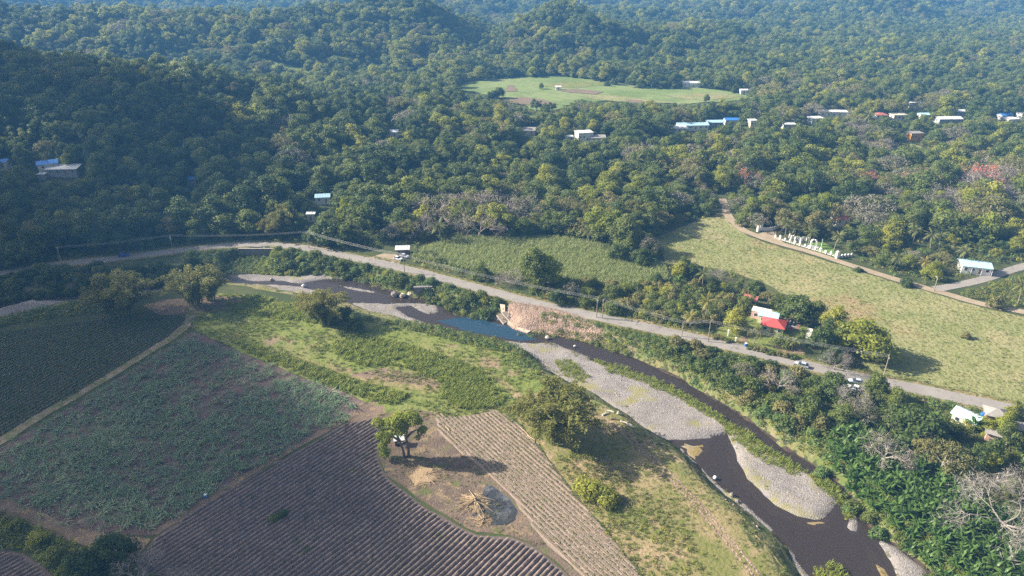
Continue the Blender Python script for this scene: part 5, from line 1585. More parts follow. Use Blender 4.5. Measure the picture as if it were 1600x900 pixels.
# house by the driveway
house('house', 'white house with light blue zinc roof by the driveway at far right', (*G(1520, 424), 0.3), 10.5, 7.0, 2.8, 'gable', 'blue_zinc', 'white_paint', -0.30, 4, pitch=.2, posts=4, clear=8)
# roadside hut and village, given by the foot of each in the photo
house('hut', 'wooden roadside hut with white zinc roof at the forest edge', (*G(630, 396), 0.05), 5.4, 4.2, 2.4, 'gable', 'white_zinc', 'brown_wood', 0.05, 2, cat='hut', pitch=.3)


def gt(px, py): return GT(px, py)


VIL = [
    ('house', 'white walled house with blue gable roof on the left hillside', 78, 266, 9, 7, 3.0, 'gable', 'deep_blue', 'cream_wall', 0.5, 2, 8),
    ('house', 'long white zinc roofed house in front of the blue gable on the left hillside', 103, 274, 15, 6, 2.6, 'shed', 'white_zinc', 'grey_wall', 0.05, 4, 10),
    ('house', 'blue roof showing at the left edge of the hillside', 6, 264, 7, 6, 2.6, 'gable', 'deep_blue', 'cream_wall', 0.1, 2, 5),
    ('shed', 'grey little shed left below the long white roof', 68, 283, 3.0, 2.5, 2.0, 'flat', 'white_zinc', 'grey_wall', 0.0, 0, 4),
    ('shed', 'tiny blue roof between trees on the hillside', 301, 288, 4.5, 3.5, 2.2, 'shed', 'deep_blue', 'grey_wall', 0.0, 0, 4),
    ('house', 'small white house with blue tinted roof above the road bend', 506, 318, 7, 5.5, 3.0, 'gable', 'blue_zinc', 'white_paint', 0.15, 2, 6),
    ('shed', 'white outbuilding below the small white house above the bend', 487, 346, 3.4, 3.0, 3.0, 'flat', 'white_paint', 'white_paint', 0.1, 1, 4),
    ('house', 'tiny white roof alone in the mid forest', 613, 214, 8, 6, 2.8, 'gable', 'white_zinc', 'cream_wall', 0.1, 2, 6),
    ('house', 'low grey roof left of the white two storey house', 826, 210, 9, 6, 2.6, 'shed', 'grey_zinc', 'cream_wall', -0.1, 2, 6),
    ('house', 'white two storey house standing out of the mid forest', 912, 220, 12, 9, 5.6, 'flat', 'white_paint', 'white_paint', 0.25, 4, 10),
    ('house', 'low dark roofed wing right of the white two storey house', 934, 222, 11, 6, 2.8, 'shed', 'grey_zinc', 'white_paint', 0.0, 3, 7),
    ('shed', 'small white annex left of the white two storey house', 889, 221, 6, 5, 2.6, 'flat', 'white_zinc', 'grey_wall', 0.1, 2, 4),
    ('building', 'very long low building with pale blue white roof', 1080, 203, 26, 9, 3.2, 'gable', 'blue_zinc', 'white_paint', 0.08, 6, 15),
    ('building', 'stepped white roof at the left end of the long low building', 1060, 207, 12, 6, 2.8, 'shed', 'white_zinc', 'white_paint', 0.1, 3, 7),
    ('building', 'pale roof just right of the long low building', 1116, 198, 13, 7, 3.0, 'gable', 'blue_zinc', 'grey_wall', 0.05, 3, 7),
    ('building', 'bright blue roof further right of the long low building', 1143, 194, 13, 7, 3.0, 'gable', 'deep_blue', 'cream_wall', 0.0, 3, 7),
    ('house', 'small cream white house half way along the ridge', 1175, 198, 6, 6, 4.2, 'flat', 'white_paint', 'cream_wall', 0.1, 2, 5),
    ('house', 'flat white roofed house left of the two ridge houses', 1231, 202, 11, 7, 2.8, 'flat', 'white_zinc', 'cream_wall', 0.0, 3, 7),
    ('house', 'white house in the middle of the ridge village', 1273, 193, 11, 8, 3.6, 'flat', 'white_paint', 'white_paint', 0.15, 3, 8),
    ('house', 'long white house highest on the ridge village', 1300, 183, 24, 9, 3.6, 'flat', 'white_paint', 'white_paint', -0.12, 5, 13),
    ('house', 'house with dull pink roof on the ridge', 1374, 186, 10, 8, 3.0, 'hip', 'dull_red', 'white_paint', 0.0, 3, 6),
    ('house', 'beige flat house right of the dull pink roof', 1403, 187, 13, 8, 3.2, 'flat', 'cream_wall', 'cream_wall', 0.05, 4, 7),
    ('house', 'house with small light blue roof in the palms', 1441, 186, 8, 6, 3.0, 'gable', 'blue_zinc', 'white_paint', 0.0, 2, 5),
    ('house', 'pale house behind the palms high in the village', 1428, 168, 14, 8, 3.4, 'flat', 'white_paint', 'cream_wall', 0.0, 4, 7),
    ('house', 'long white roof in the right hand village', 1480, 192, 20, 8, 3.0, 'gable', 'white_zinc', 'grey_wall', 0.05, 4, 10),
    ('house', 'grey blue roof behind the long white one in the right hand village', 1497, 181, 13, 7, 3.0, 'gable', 'white_zinc', 'white_paint', 0.0, 3, 7),
    ('house', 'blue grey house near the right edge of the village', 1568, 187, 10, 7, 3.2, 'gable', 'deep_blue', 'grey_wall', 0.1, 3, 6),
    ('house', 'bright white house near the right edge of the village', 1577, 194, 12, 8, 3.6, 'flat', 'white_paint', 'white_paint', 0.2, 3, 7),
    ('house', 'white house cut by the right edge of the picture', 1600, 187, 11, 8, 3.6, 'flat', 'white_paint', 'white_paint', 0.0, 3, 6),
    ('house', 'orange yellow house below the ridge village', 1427, 219, 11, 8, 4.6, 'flat', 'grey_zinc', 'orange_wall', 0.1, 4, 10),
    ('house', 'house with dull red roof inside the wood behind the white wall', 1311, 352, 8, 6.5, 3.6, 'hip', 'dull_red', 'cream_wall', 0.1, 2, 6),
    ('building', 'cluster of white sheds above the far green field', 1079, 136, 18, 8, 3.6, 'gable', 'white_zinc', 'white_paint', 0.0, 4, 14),
    ('shed', 'tiny white hut in the far green field', 872, 141, 5, 4, 2.6, 'gable', 'white_paint', 'white_paint', 0.0, 1, 6),
    ('shed', 'small white shed at the right end of the far green field', 1161, 147, 7, 5, 3.0, 'gable', 'white_zinc', 'white_paint', 0.0, 1, 7),
]
HPOS, PROT = [], []
for (nm, lb, px, py, wd, dp, h, roof, rm, wm, rot, nw, cl) in VIL:
    if px > 850: wd *= .86; dp *= .86; h *= .92
    p = gt(px, py)
    HPOS.append(p)
    PROT.append((px - wd * .42 * FPX / (p[1] * CP), px + wd * .42 * FPX / (p[1] * CP), py - (h + 1.2) * FPX / (p[1] * CP) * .9, py - h * FPX / (p[1] * CP) * .25, p[1] - 3))
    house(nm, lb, p, wd, dp, h, roof, rm, wm, rot, nw, cat=('house' if nm == 'house' else nm), clear=None, pitch=.25, raise_=0.8)
keep_clear(*G(630, 394), 8, 6, 10)
# tiny field hut under the tree
fx, fy = G(624, 694)
t = thing('field_hut', 'tiny lean-to hut with white sheet roof under the tree in the field', 'hut', (fx, fy, 0.06), 0.2)
for sx in (-1, 1):
    for sy in (-1, 1):
        m_ = MB(); m_.box((sx * 1.1, sy * .8, 0.95 + .12 * sy), (.1, .1, 2.0 + .24 * sy)); m_.obj('post', M['brown_wood'], t)
m_ = MB(); m_.box((0, 0, 2.05), (2.9, 2.2, .06), tilt=[[1, 0, 0], [0, .99, -.14], [0, .14, .99]]); m_.obj('roof', M['white_zinc'], t)
m_ = MB(); m_.box((0, .82, .8), (2.1, .06, 1.6)); m_.box((-1.1, .0, .6), (.06, 1.5, 1.1)); m_.obj('wall', M['brown_wood'], t)
m_ = MB(); m_.box((.1, 0, .45), (1.7, .5, .07)); m_.obj('bench', M['driftwood'], t)


# ------------------------------------------------------------------ vehicles
def car(label, x, y, rot, paint, z=None):
    t = thing('car', label, 'car', (x, y, H1(x, y) + 0.12 if z is None else z), rot)
    prof = [(-2.1, .35), (-2.12, .75), (-1.95, .92), (-.95, .98), (1.05, .98), (1.95, .84), (2.12, .62), (2.1, .32)]
    m_ = MB(); prism(m_, prof[::-1], -.84, .84); body = m_.obj('body', M[paint], t)
    cab = [(-1.75, .98), (-1.25, 1.46), (.25, 1.48), (1.05, .98)]
    n = 4
    Vv = [(p[0], -.80 if p[1] < 1.2 else -.62, p[1]) for p in cab] + [(p[0], .80 if p[1] < 1.2 else .62, p[1]) for p in cab]
    m_ = MB(); m_.add(Vv, [(0, 1, 2, 3)[::-1], (4, 5, 6, 7), (0, 4, 5, 1)[::-1], (1, 5, 6, 2)[::-1], (2, 6, 7, 3)[::-1]]); m_.obj('cabin', M['glass'], t)
    m_ = MB(); m_.box((-.5, 0, 1.49), (1.42, 1.22, .05)); m_.obj('roof_panel', M[paint], t)
    for sx in (-1.3, 1.3):
        for sy in (-.78, .78):
            m_ = MB(); m_.tube([(sx, sy - .1, .32), (sx, sy + .1, .32)], .33, 12); wh = m_.obj('wheel', M['tyre'], t)
            m_ = MB(); m_.tube([(sx, sy - .115, .32), (sx, sy + .115, .32)], .19, 10); m_.obj('rim', M['rim'], wh)
    for sy in (-.6, .6):
        m_ = MB(); m_.box((2.08, sy, .68), (.1, .34, .14)); m_.obj('headlight', M['lamp_glass'], t)
        m_ = MB(); m_.box((-2.1, sy, .78), (.07, .3, .14)); m_.obj('tail_light', M['red_roof'], t)


def road_rot(px):
    k = min(range(len(ROAD) - 1), key=lambda i: abs((ROAD[i][0] + ROAD[i + 1][0]) / 2 - px))
    d = ROADW[k + 1] - ROADW[k]
    return math.atan2(d[1], d[0])


car('silver blue car driving on the main road at right', *G(1252, 573), road_rot(1250) + 3.14, 'car_silver', 0.13)
car('dark blue car on the shaded left road', *G(194, 401), road_rot(194), 'car_blue', 0.13)
car('white car parked on the gravel below the wooden hut', *G(622, 406), -0.5, 'car_white', 0.10)
car('silver car parked just behind the white one at the hut', *G(632, 402), -0.5, 'car_silver', 0.10)
car('silver car parked off the road under the trees at right', *G(1337, 599), road_rot(1330) + 3.3, 'car_silver', 0.10)
car('white car parked nearest the river behind the silver one', *G(1334, 609), road_rot(1330) + 3.0, 'car_white', 0.10)

# ------------------------------------------------------------------ poles and power lines
POLES = [(97, 413, 'on the shaded left road'), (271, 394, 'beside the left road above the round dark tree'), (483, 388, 'at the right of the road bend'), (632, 426, 'opposite the wooden hut'),
         (932, 496, 'above the eroded bank, left one of a pair'), (941, 498, 'above the eroded bank, right one of a pair'), (1065, 526, 'in front of the roadside orchard'), (1106, 534, 'left of the red roofed house'),
         (1380, 590, 'where the road passes the dry pasture'), (1459, 455, 'at the junction of side road and driveway')]
tops = {}
for i, (px, py, lb) in enumerate(POLES):
    x, y = G(px, py)
    hh = 8.2 if i not in (6, 9) else 6.0
    t = thing('utility_pole', 'wooden utility pole ' + lb, 'pole', (x, y, H1(x, y) - .2), road_rot(px) + math.pi / 2, 'utility poles along the roads')
    m_ = MB(); m_.tube([(0, 0, 0), (0, 0, hh * .5), (0, 0, hh)], [.18, .15, .11], 8); m_.obj('post', M['pole_wood'], t)
    m_ = MB(); m_.box((0, 0, hh - .55), (1.9, .12, .14)); m_.obj('crossarm', M['pole_wood'], t)
    for s in (-.85, 0, .85):
        m_ = MB(); m_.tube([(s, 0, hh - .48), (s, 0, hh - .3)], .06, 6); m_.obj('insulator', M['lamp_glass'], t)
    if i in (1, 4):
        m_ = MB(); m_.tube([(.32, 0, hh - 2.0), (.32, 0, hh - 1.1)], .25, 10); m_.obj('transformer', M['white_zinc'], t)
    if i == 9:
        m_ = MB(); m_.tube([(0, 0, hh - .3), (.6, .4, hh + .1), (1.2, .8, hh + .1)], .05, 5); m_.obj('lamp_arm', M['white_zinc'], t)
    tops[i] = np.array([x, y, hh - .5])
for a, b_, lb in ((0, 1, 'over the shaded left road'), (1, 2, 'across the road bend'), (2, 3, 'between the bend and the wooden hut'), (3, 4, 'sagging in front of the cane field'), (5, 6, 'above the eroded bank to the orchard'), (6, 7, 'in front of the roadside orchard'), (7, 8, 'past the red roofed house to the grove')):
    d = tops[b_] - tops[a]; L = np.linalg.norm(d); nn = np.array([-d[1], d[0], 0]) / L
    for s, w_ in ((-.85, 'far'), (0.0, 'middle'), (.85, 'near')):
        q = np.linspace(0, 1, 16)
        P = tops[a] + np.outer(q, d) + nn * s + np.column_stack([q * 0, q * 0, -4 * q * (1 - q) * L * .014 + .28])
        m_ = MB(); m_.tube(P, .025, 4, cap=False)
        tag(m_.obj('power_line', M['cable']), w_ + ' power line ' + lb, 'power line', 'power lines along the road')

# ------------------------------------------------------------------ walls, slabs, stones
def wall(name, label, p0, p1, h, th, mat, z=0.0, cat='wall', cap=None):
    d = np.array(p1) - np.array(p0); L = np.linalg.norm(d)
    c = (np.array(p0) + np.array(p1)) / 2
    t = thing(name, label, cat, (c[0], c[1], z), math.atan2(d[1], d[0]))
    m_ = MB(); m_.box((0, 0, h / 2), (L, th, h)); m_.obj('wall_body', M[mat], t)
    if cap:
        m_ = MB(); m_.box((0, 0, h + .06), (L + .1, th + .12, .12)); m_.obj('coping', M[cap], t)
    return t


t = wall('retaining_wall', 'grey stone retaining wall holding up the road at the bend', G(372, 389), G(428, 389), 4.4, .6, 'grey_stone', -4.2, cap='concrete')
p0 = np.array(G(646, 465, -3.2)); p1 = np.array(G(675, 465, -3.2))
wall('broken_wall', 'dark block of old masonry wall standing at the far waterline', p0 + [0, 2.0], p1 + [0, 2.6], 4.2, 1.4, 'grey_stone', -3.6)


def rock(label, px, py, z, s, mat='stone', seed=0, name='boulder', flat=.7):
    r_ = np.random.RandomState(seed)
    x, y = G(px, py, z)
    th = np.linspace(0, math.pi, 7)[1:-1]; ph = np.arange(10) * math.pi / 5
    Vv = [(0, 0, 1)] + [(math.sin(a) * math.cos(b_), math.sin(a) * math.sin(b_), math.cos(a)) for a in th for b_ in ph] + [(0, 0, -1)]
    Vv = np.array(Vv) * (0.78 + .44 * r_.rand(len(Vv)))[:, None] * np.array([s, s * .8, s * flat])
    F = [(0, 1 + j, 1 + (j + 1) % 10) for j in range(10)]
    for i in range(4):
        F += [(1 + i * 10 + j, 11 + i * 10 + j, 11 + i * 10 + (j + 1) % 10, 1 + i * 10 + (j + 1) % 10) for j in range(10)]
    F += [(51, 41 + (j + 1) % 10, 41 + j) for j in range(10)]
    m_ = MB(); m_.add(Vv, F)
    o = m_.obj(name, M[mat])
    o.location = (x, y, z + s * .25); o.rotation_euler = (0, 0, r_.rand() * 6)
    tag(o, label, 'boulder')


for i, (lb, px, py, s, mt_) in enumerate([('whitish boulder in the water left of the masonry block', 629, 463, 1.3, 'pale_concrete'), ('brown boulder at the waterline left of the whitish one', 616, 461, 1.6, 'stone'), ('pale boulder at the foot of the masonry block', 641, 460, 1.2, 'pale_concrete'),
                                      ('small tan rock where the pool narrows below the slabs', 855, 528, .9, 'pale_concrete'), ('white stone at the channel edge below the eroded bank', 898, 541, .5, 'white_paint'),
                                      ('large white stone on the near shore of the lower river', 1117, 747, .6, 'white_paint'), ('grey stone on the near shore further down the lower river', 1143, 774, .7, 'stone'), ('dark stone pile on the near shore by the lower bar', 1152, 784, .6, 'grey_stone'),
                                      ('whitish rapid stone near the bamboo above the pool', 474, 447, .8, 'white_paint'), ('pale rock at the left end of the upstream rapid', 424, 437, .7, 'stone')]):
    rock(lb, px, py, -3.0, s, mt_, 600 + i)


def slab(label, q, z0, z1, th, mat='pale_concrete'):
    """four pixel corners: two upper (height z0), two lower (height z1)"""
    P = [np.array([*G(*q[0], z0), z0]), np.array([*G(*q[1], z0), z0]), np.array([*G(*q[2], z1), z1]), np.array([*G(*q[3], z1), z1])]
    n_ = np.cross(P[1] - P[0], P[3] - P[0]); n_ /= np.linalg.norm(n_)
    if n_[2] < 0: n_ = -n_
    c = sum(P) / 4
    m_ = MB()
    T = [p - c for p in P]; B = [p - c - n_ * th for p in P]
    F = [(0, 1, 2, 3), (7, 6, 5, 4), (0, 4, 5, 1), (1, 5, 6, 2), (2, 6, 7, 3), (3, 7, 4, 0)]
    m_.add(T + B, F)
    # a joint line and broken edge pieces
    m_.box((T[0] + T[2]) / 2 * 0.4 + n_ * .05, (.5, .35, .2), rot=.6)
    o = m_.obj('concrete_slab', M[mat]); o.location = c
    tag(o, label, 'slab', 'collapsed concrete slabs')


slab('left tilted concrete slab with its foot in the pool', [(776, 492), (783, 489), (794, 502), (787, 506)], -1.0, -3.0, .5)
slab('right tilted concrete slab leaning beside the left one', [(784, 488), (792, 486), (803, 500), (797, 503)], -.4, -2.7, .5)
slab('lowest concrete slab lying flat at the pool edge', [(793, 504), (800, 501), (813, 508), (806, 512)], -2.5, -3.0, .5)
slab('thin broken slab stretching right along the waterline', [(806, 513), (813, 509), (829, 517), (824, 520)], -2.7, -3.0, .4)
slab('upright broken pier standing above the tilted slabs', [(781, 475), (789, 476), (789, 489), (783, 489)], .4, -1.2, .8)
# logs on the riverside grass
for i, (px, py, L, a, lb) in enumerate([(946, 648, 2.2, .5, 'short pale log left of the others on the riverside grass'), (954, 644, 2.0, -.4, 'pale log nearest the gravel on the riverside grass'), (966, 646, 1.6, 1.2, 'stubby pale log at the right of the log group'),
                                       (960, 656, 2.0, -.2, 'dark log in the middle of the log group'), (978, 662, 3.4, -.6, 'longest pale log lying towards the river'), (985, 667, 2.4, -.5, 'pale log touching the end of the longest one')]):
    x, y = G(px, py)
    r_ = np.random.RandomState(700 + i)
    m_ = MB(); m_.tube([(-L / 2, 0, .2), (0, .12, .24), (L / 2, 0, .2)], [.3, .27, .2], 8)
    m_.tube([(0, .1, .3), (.4, .5, .6)], [.12, .06], 5)
    o = m_.obj('log', M['driftwood' if i != 3 else 'bark'])
    o.location = (x, y, H1(x, y) + .04); o.rotation_euler = (0, 0, a)
    tag(o, lb, 'log', 'logs on the riverside grass')
# dry stalks along the field's edge
for i, (px, py, a, L, lb) in enumerate([(820, 676, -1.0, 6, 'pale dry stalk at the top of the seedling field edge'), (833, 688, -.9, 5, 'second pale stalk along the seedling field edge'), (700, 672, -1.0, 3, 'whitish pole lying by the tree over the hut')]):
    x, y = G(px, py)
    m_ = MB(); m_.tube([(-L / 2, 0, .15), (0, .1, .3), (L / 2, 0, .15)], [.12, .12, .08], 6)
    o = m_.obj('stalk', M['straw_pale']); o.location = (x, y, .05); o.rotation_euler = (0, 0, a)
    tag(o, lb, 'stalk')

# heap of cane stalks and the burnt hollow
sheet('burnt_hollow', GP([(752, 772), (760, 757), (776, 762), (796, 780), (808, 798), (806, 814), (792, 822), (770, 822), (745, 812), (736, 806), (752, 796), (764, 796)]), M['ash'], 0.085, jit=0.5, step=1.0, seed=80)


def heap(label, px, py, n, L, hgt, mat, seed, spread=1.0, cat='heap', a0=0, a1=6.283):
    x, y = G(px, py)
    r_ = np.random.RandomState(seed)
    t = thing('stalk_heap', label, cat, (x, y, .06))
    m_ = MB()
    for i in range(420):
        a = r_.rand() * 6.283; q = 2.6 * spread * math.sqrt(r_.rand())
        c = np.array([math.cos(a) * q, math.sin(a) * q, max(.05, hgt * .55 * (1 - q / (2.8 * spread))) ])
        d = unit(1, r_)[0]; d[2] *= .25
        l = .5 + .7 * r_.rand()
        m_.quads(cards(c[None], np.array([[0, 0, 1.]]) + .5 * unit(1, r_), .09, l * 1.6, r_, d[None]), 0, r_.rand(1))
    o = m_.obj('straw', M[mat], t); o['kind'] = 'stuff'
    base = MB(); blob(base, (0, 0, -.1), 2.2 * spread, r_); bo = base.obj('heap_core', M['straw'], t); bo.scale = (1, 1, hgt / 5.5)
    meshes = []
    for j in range(3):
        s_ = MB(); s_.tube([(0, 0, 0), (L * .5, .05 * j, .12), (L * (.9 + .1 * j), 0, 0)], [.085, .075, .05], 5); meshes.append(s_.mesh('cane_pole', [M['straw_pale' if j else 'straw']]))
    for i in range(n):
        o = link('cane_pole', meshes[r_.randint(3)], t)
        a = (a0 + a1) / 2 + (a1 - a0) * (r_.normal() * .22) if r_.rand() < .7 else r_.rand() * 6.283
        r0 = 1.5 * r_.rand() ** 2 * spread
        z = hgt * (.4 + .6 * r_.rand()) * (1 - .3 * r0)
        o.scale = (.45 + .65 * r_.rand(), 1, 1)
        b0 = r_.rand() * 6.283
        o.location = (math.cos(b0) * r0, math.sin(b0) * r0, z)
        o.rotation_euler = (0, math.atan2(z - .15, L * o.scale[0]), a)
    return t


heap('tall heap of tan cane stalks spreading out beside the burnt hollow', 742, 786, 80, 4.4, 1.6, 'straw_pale', 801, 1.25, a0=1.6, a1=5.6)
heap('flat layer of brown stalks and straw below the tree with the hut', 664, 744, 26, 4.6, .7, 'straw', 802, 1.7, a0=-1.2, a1=.6)
heap('small mat of dry straw at the lower lip of the burnt hollow', 754, 814, 10, 2.4, .7, 'straw', 803, .8)

# ------------------------------------------------------------------ white walls and monuments on the side road
def wpost(t, x, y, h, w_=.7, name='pillar'):
    m_ = MB(); m_.box((x, y, h / 2), (w_, w_, h)); o = m_.obj(name, M['white_paint'], t)
    m_ = MB(); m_.box((x, y, h + .08), (w_ + .25, w_ + .25, .16)); m_.tube([(x, y, h + .16), (x, y, h + .4), (x, y, h + .55)], [w_ * .3, w_ * .36, .04], 8); m_.obj('cap', M['white_paint'], o)


a = np.array(GT(1184, 363)[:2]); b_ = np.array(GT(1213, 359)[:2]); d = b_ - a
t = thing('entrance_wall', 'curved white wall with a pillar at the left of the entrance', 'wall', (a[0], a[1], H1(*a)), math.atan2(d[1], d[0]))
wpost(t, 0, 0, 2.6, 1.1); wpost(t, 1.8, .6, 2.9, 1.1)
m_ = MB()
L = np.linalg.norm(d)
for i in range(8):
    u = (i + .5) / 8
    m_.box((1 + u * L, .5 - 1.3 * math.sin(u * 3.14), .8), (L / 8 + .1, .35, 1.6 + .3 * (1 - u)))
m_.obj('wall_body', M['white_paint'], t)
a = np.array(GT(1211, 373)[:2]); b_ = np.array(GT(1306, 403)[:2]); d = b_ - a; L = np.linalg.norm(d)
t = thing('ornamental_wall', 'row of white pillars with swooping rails along the side road', 'wall', (a[0], a[1], H1(*a)), math.atan2(d[1], d[0]))
NP = 13
for i in range(NP):
    wpost(t, i * L / (NP - 1), 0, (1.25, 1.5, 1.1, 1.7)[(i * 7) % 4], (.5, .7, .55)[i % 3])
for i in range(NP - 1):
    x0, x1 = i * L / (NP - 1) + .4, (i + 1) * L / (NP - 1) - .4
    q = np.linspace(0, 1, 7)
    m_ = MB(); m_.tube(np.column_stack([x0 + (x1 - x0) * q, q * 0, 1.05 - .6 * np.sin(q * 3.14159)]), .08, 6); m_.box(((x0 + x1) / 2, 0, .1), (x1 - x0, .2, .2)); m_.obj('rail', M['white_paint'], t)
a = np.array(GT(1307, 405)[:2]); b_ = np.array(GT(1333, 401)[:2]); d = b_ - a; L = np.linalg.norm(d)
t = thing('entrance_wall', 'stepped white wall at the right end of the row of pillars', 'wall', (a[0], a[1], H1(*a)), math.atan2(d[1], d[0]))
wpost(t, 0, 0, 3.0, 1.1)
for i in range(5):
    m_ = MB(); m_.box((.9 + i * (L - .9) / 4.6, 0, .7), (.6, .5, 1.8 - .15 * (i % 2))); m_.obj('pier', M['white_paint'], t)
m_ = MB(); m_.box((L / 2, 0, .5), (L, .3, 1.0)); m_.obj('wall_body', M['grey_wall'], t)
x, y, z = GT(1270, 388)
t = thing('arched_monument', 'white arched monument taller than the pillars beside it', 'monument', (x, y, z), -.3)
for s in (-1, 1):
    m_ = MB(); m_.box((s * 1.1, 0, 1.5), (.7, .9, 3.0)); m_.obj('pier', M['white_paint'], t)
q = np.linspace(0, math.pi, 9)
m_ = MB(); m_.tube(np.column_stack([np.cos(q) * 1.1, q * 0, 3.0 + np.sin(q) * .9]), .4, 8); m_.obj('arch', M['white_paint'], t)
m_ = MB(); m_.box((0, 0, .3), (4.4, 2.2, .6)); m_.obj('plinth', M['white_paint'], t)
x, y, z = GT(1282, 391)
t = thing('flagpole', 'thin white mast on the lawn behind the pillars', 'mast', (x, y, z))
m_ = MB(); m_.tube([(0, 0, 0), (0, 0, 5.0)], [.12, .08], 8); m_.obj('mast', M['white_paint'], t)
m_ = MB(); m_.box((0, 0, .2), (1.2, 1.2, .4)); m_.obj('base', M['white_paint'], t)
rr_ = random.Random(31)
for i in range(11):
    px = 1233 + i * 2.9; py = 377.5 + i * .55 + rr_.uniform(-1.5, .8)
    x, y, z = GT(px, py - 3)
    t = thing('white_post', 'white post standing in the shade of the trees behind the pillars', 'post', (x, y, z), rr_.random(), 'white posts behind the pillars')
    m_ = MB(); m_.box((0, 0, 1.0), (.55, .45, 2.0 + rr_.random() * .6)); m_.obj('shaft', M['white_paint'], t)
# wooded places one can point to
def SG(sp, px, py, h, label, group=None, **kw):
    x, y, z = GT(px, py)
    return plant(sp, x, y, h, label, group, z=z, **kw)


for i, (px, py, h, k) in enumerate([(690, 352, 15, 0), (735, 345, 16, 1), (775, 350, 15, 0), (815, 352, 14, 1), (750, 372, 12, 0)]):
    SG('bare', px, py, h, ['left', 'second', 'third', 'right hand', 'lowest'][i] + ' tree of the grey leafless group behind the cane field', 'grey leafless trees behind the cane field', k=k, wide=1.35)
for px, py, h, lb in ((885, 345, 12, 'airy olive tree behind the cane field, right of the grey leafless group'), (905, 372, 10, 'airy tree at the far edge of the cane field'), (272, 372, 11, 'flat topped airy tree on the shaded hillside above the road')):
    SG('airy', px, py, h, lb, wide=1.2)
for px, py, h, w_, lb in ((1165, 300, 13, 1, 'orange flowering tree left of the others, above the side road'), (1430, 305, 15, 1, 'pale stemmed tree with orange blossom at the top, middle of the right wood'), (1524, 312, 17, 1, 'tallest orange flowering tree in the right wood'),
                          (1512, 292, 13, 1, 'orange flowering tree behind the tallest one in the right wood'), (1545, 315, 12, .8, 'narrow orange flowering tree right of the tallest one'), (1352, 298, 9, 1.2, 'low tree with a few orange blossoms left of the pale stemmed one')):
    SG('coral', px, py, h, lb, wide=w_)
for px, py, h, lb in ((1583, 335, 13, 'white branched leafless tree at the right edge of the right wood'), (1465, 330, 12, 'pale leafless tree in front of the orange flowering trees'), (1500, 335, 12, 'second pale leafless tree in front of the orange flowering trees'), (1480, 342, 9, 'low pale leafless tree in front of the other two')):
    SG('bare_pale', px, py, h, lb, wide=1.25)
for px, py, h, lb in ((1370, 312, 10, 'wide greyish thin leaved tree in the right wood'), (1395, 318, 9, 'second greyish thin leaved tree in the right wood'), (1335, 315, 9, 'greyish tree left of the two wide ones in the right wood'), (1210, 300, 10, 'grey green crown above the side road'), (637, 200, 13, 'purplish broad crown standing out of the mid forest')):
    SG('greyleaf', px, py, h, lb, wide=1.4)
for i, (px, py, h) in enumerate([(1172, 348, 13), (1192, 352, 12), (1222, 362, 14), (1240, 366, 13), (1262, 370, 13), (1275, 365, 14), (1288, 372, 11), (1210, 345, 14), (1302, 352, 13)]):
    SG('feathery', px, py, h, ['leftmost', 'second', 'third', 'fourth', 'fifth', 'sixth', 'short seventh', 'back left', 'back right'][i] + ' feathery tree behind the white pillars', 'feathery trees behind the white pillars', wide=1.15)
for px, py, h, lb in ((1184, 360, 6, 'palm beside the curved white entrance wall'), (1226, 372, 9, 'palm behind the left end of the white pillars'), (1240, 374, 8, 'second palm behind the white pillars'), (1263, 384, 9, 'palm behind the arched monument'), (1302, 396, 9, 'palm at the right end of the white pillars'),
                      (1395, 425, 9, 'tall palm on the far side of the side road'), (1425, 385, 9, 'palm in the scrub above the side road'), (1450, 400, 10, 'palm left of the white house by the driveway'), (1500, 420, 9, 'palm in front of the white house by the driveway'), (1588, 480, 9, 'palm in the scrub at the right edge above the side road'),
                      (1465, 395, 9, 'palm just behind the house by the driveway'), (920, 390, 9, 'palm at the far edge of the cane field'), (1088, 300, 11, 'half dead palm in the forest left of the side road')):
    SG('palm', px, py, h, lb)
for px, py, h, lb in ((1440, 430, 6, 'bright yellow palm in the scrub by the side road'), (1480, 355, 7, 'yellow palm in the right wood')):
    SG('palm_yellow', px, py, h, lb)
for px, py, h, lb in ((960, 365, 13, 'light green bamboo plumes above the far corner of the cane field'), (1000, 350, 14, 'bamboo plumes in the forest above the pasture corner'), (925, 352, 12, 'bamboo clump in the forest behind the cane field'), (445, 365, 13, 'olive bamboo above the road bend'), (425, 372, 10, 'lower bamboo left above the road bend'),
                      (640, 375, 9, 'bamboo behind the wooden roadside hut'), (1185, 268, 13, 'bamboo plumes above the orange flowering tree at the side road'), (60, 385, 12, 'bamboo on the shaded slope at the far left of the road'), (110, 380, 12, 'bamboo on the shaded slope left of the pole'), (185, 375, 12, 'bamboo on the shaded slope above the blue car'), (225, 372, 12, 'bamboo on the shaded slope right of the blue car'), (520, 375, 9, 'low bamboo right of the road bend')):
    SG('bamboo', px, py, h, lb)
for px, py, h, lb in ((170, 262, 12, 'sunlit yellow green tree above the white hillside roofs'), (205, 283, 13, 'broad sunlit yellow green tree right of the hillside roofs'), (112, 262, 9, 'light green tree behind the long white hillside roof'), (150, 250, 10, 'sunlit light green tree higher above the hillside roofs'), (238, 300, 10, 'sunlit tree lower right of the hillside roofs'),
                      (1395, 370, 10, 'bright yellow green tree in the middle of the right wood'), (1372, 365, 9, 'bright tree left of the yellow green one in the right wood')):
    SG('bright', px, py, h, lb, wide=1.15)
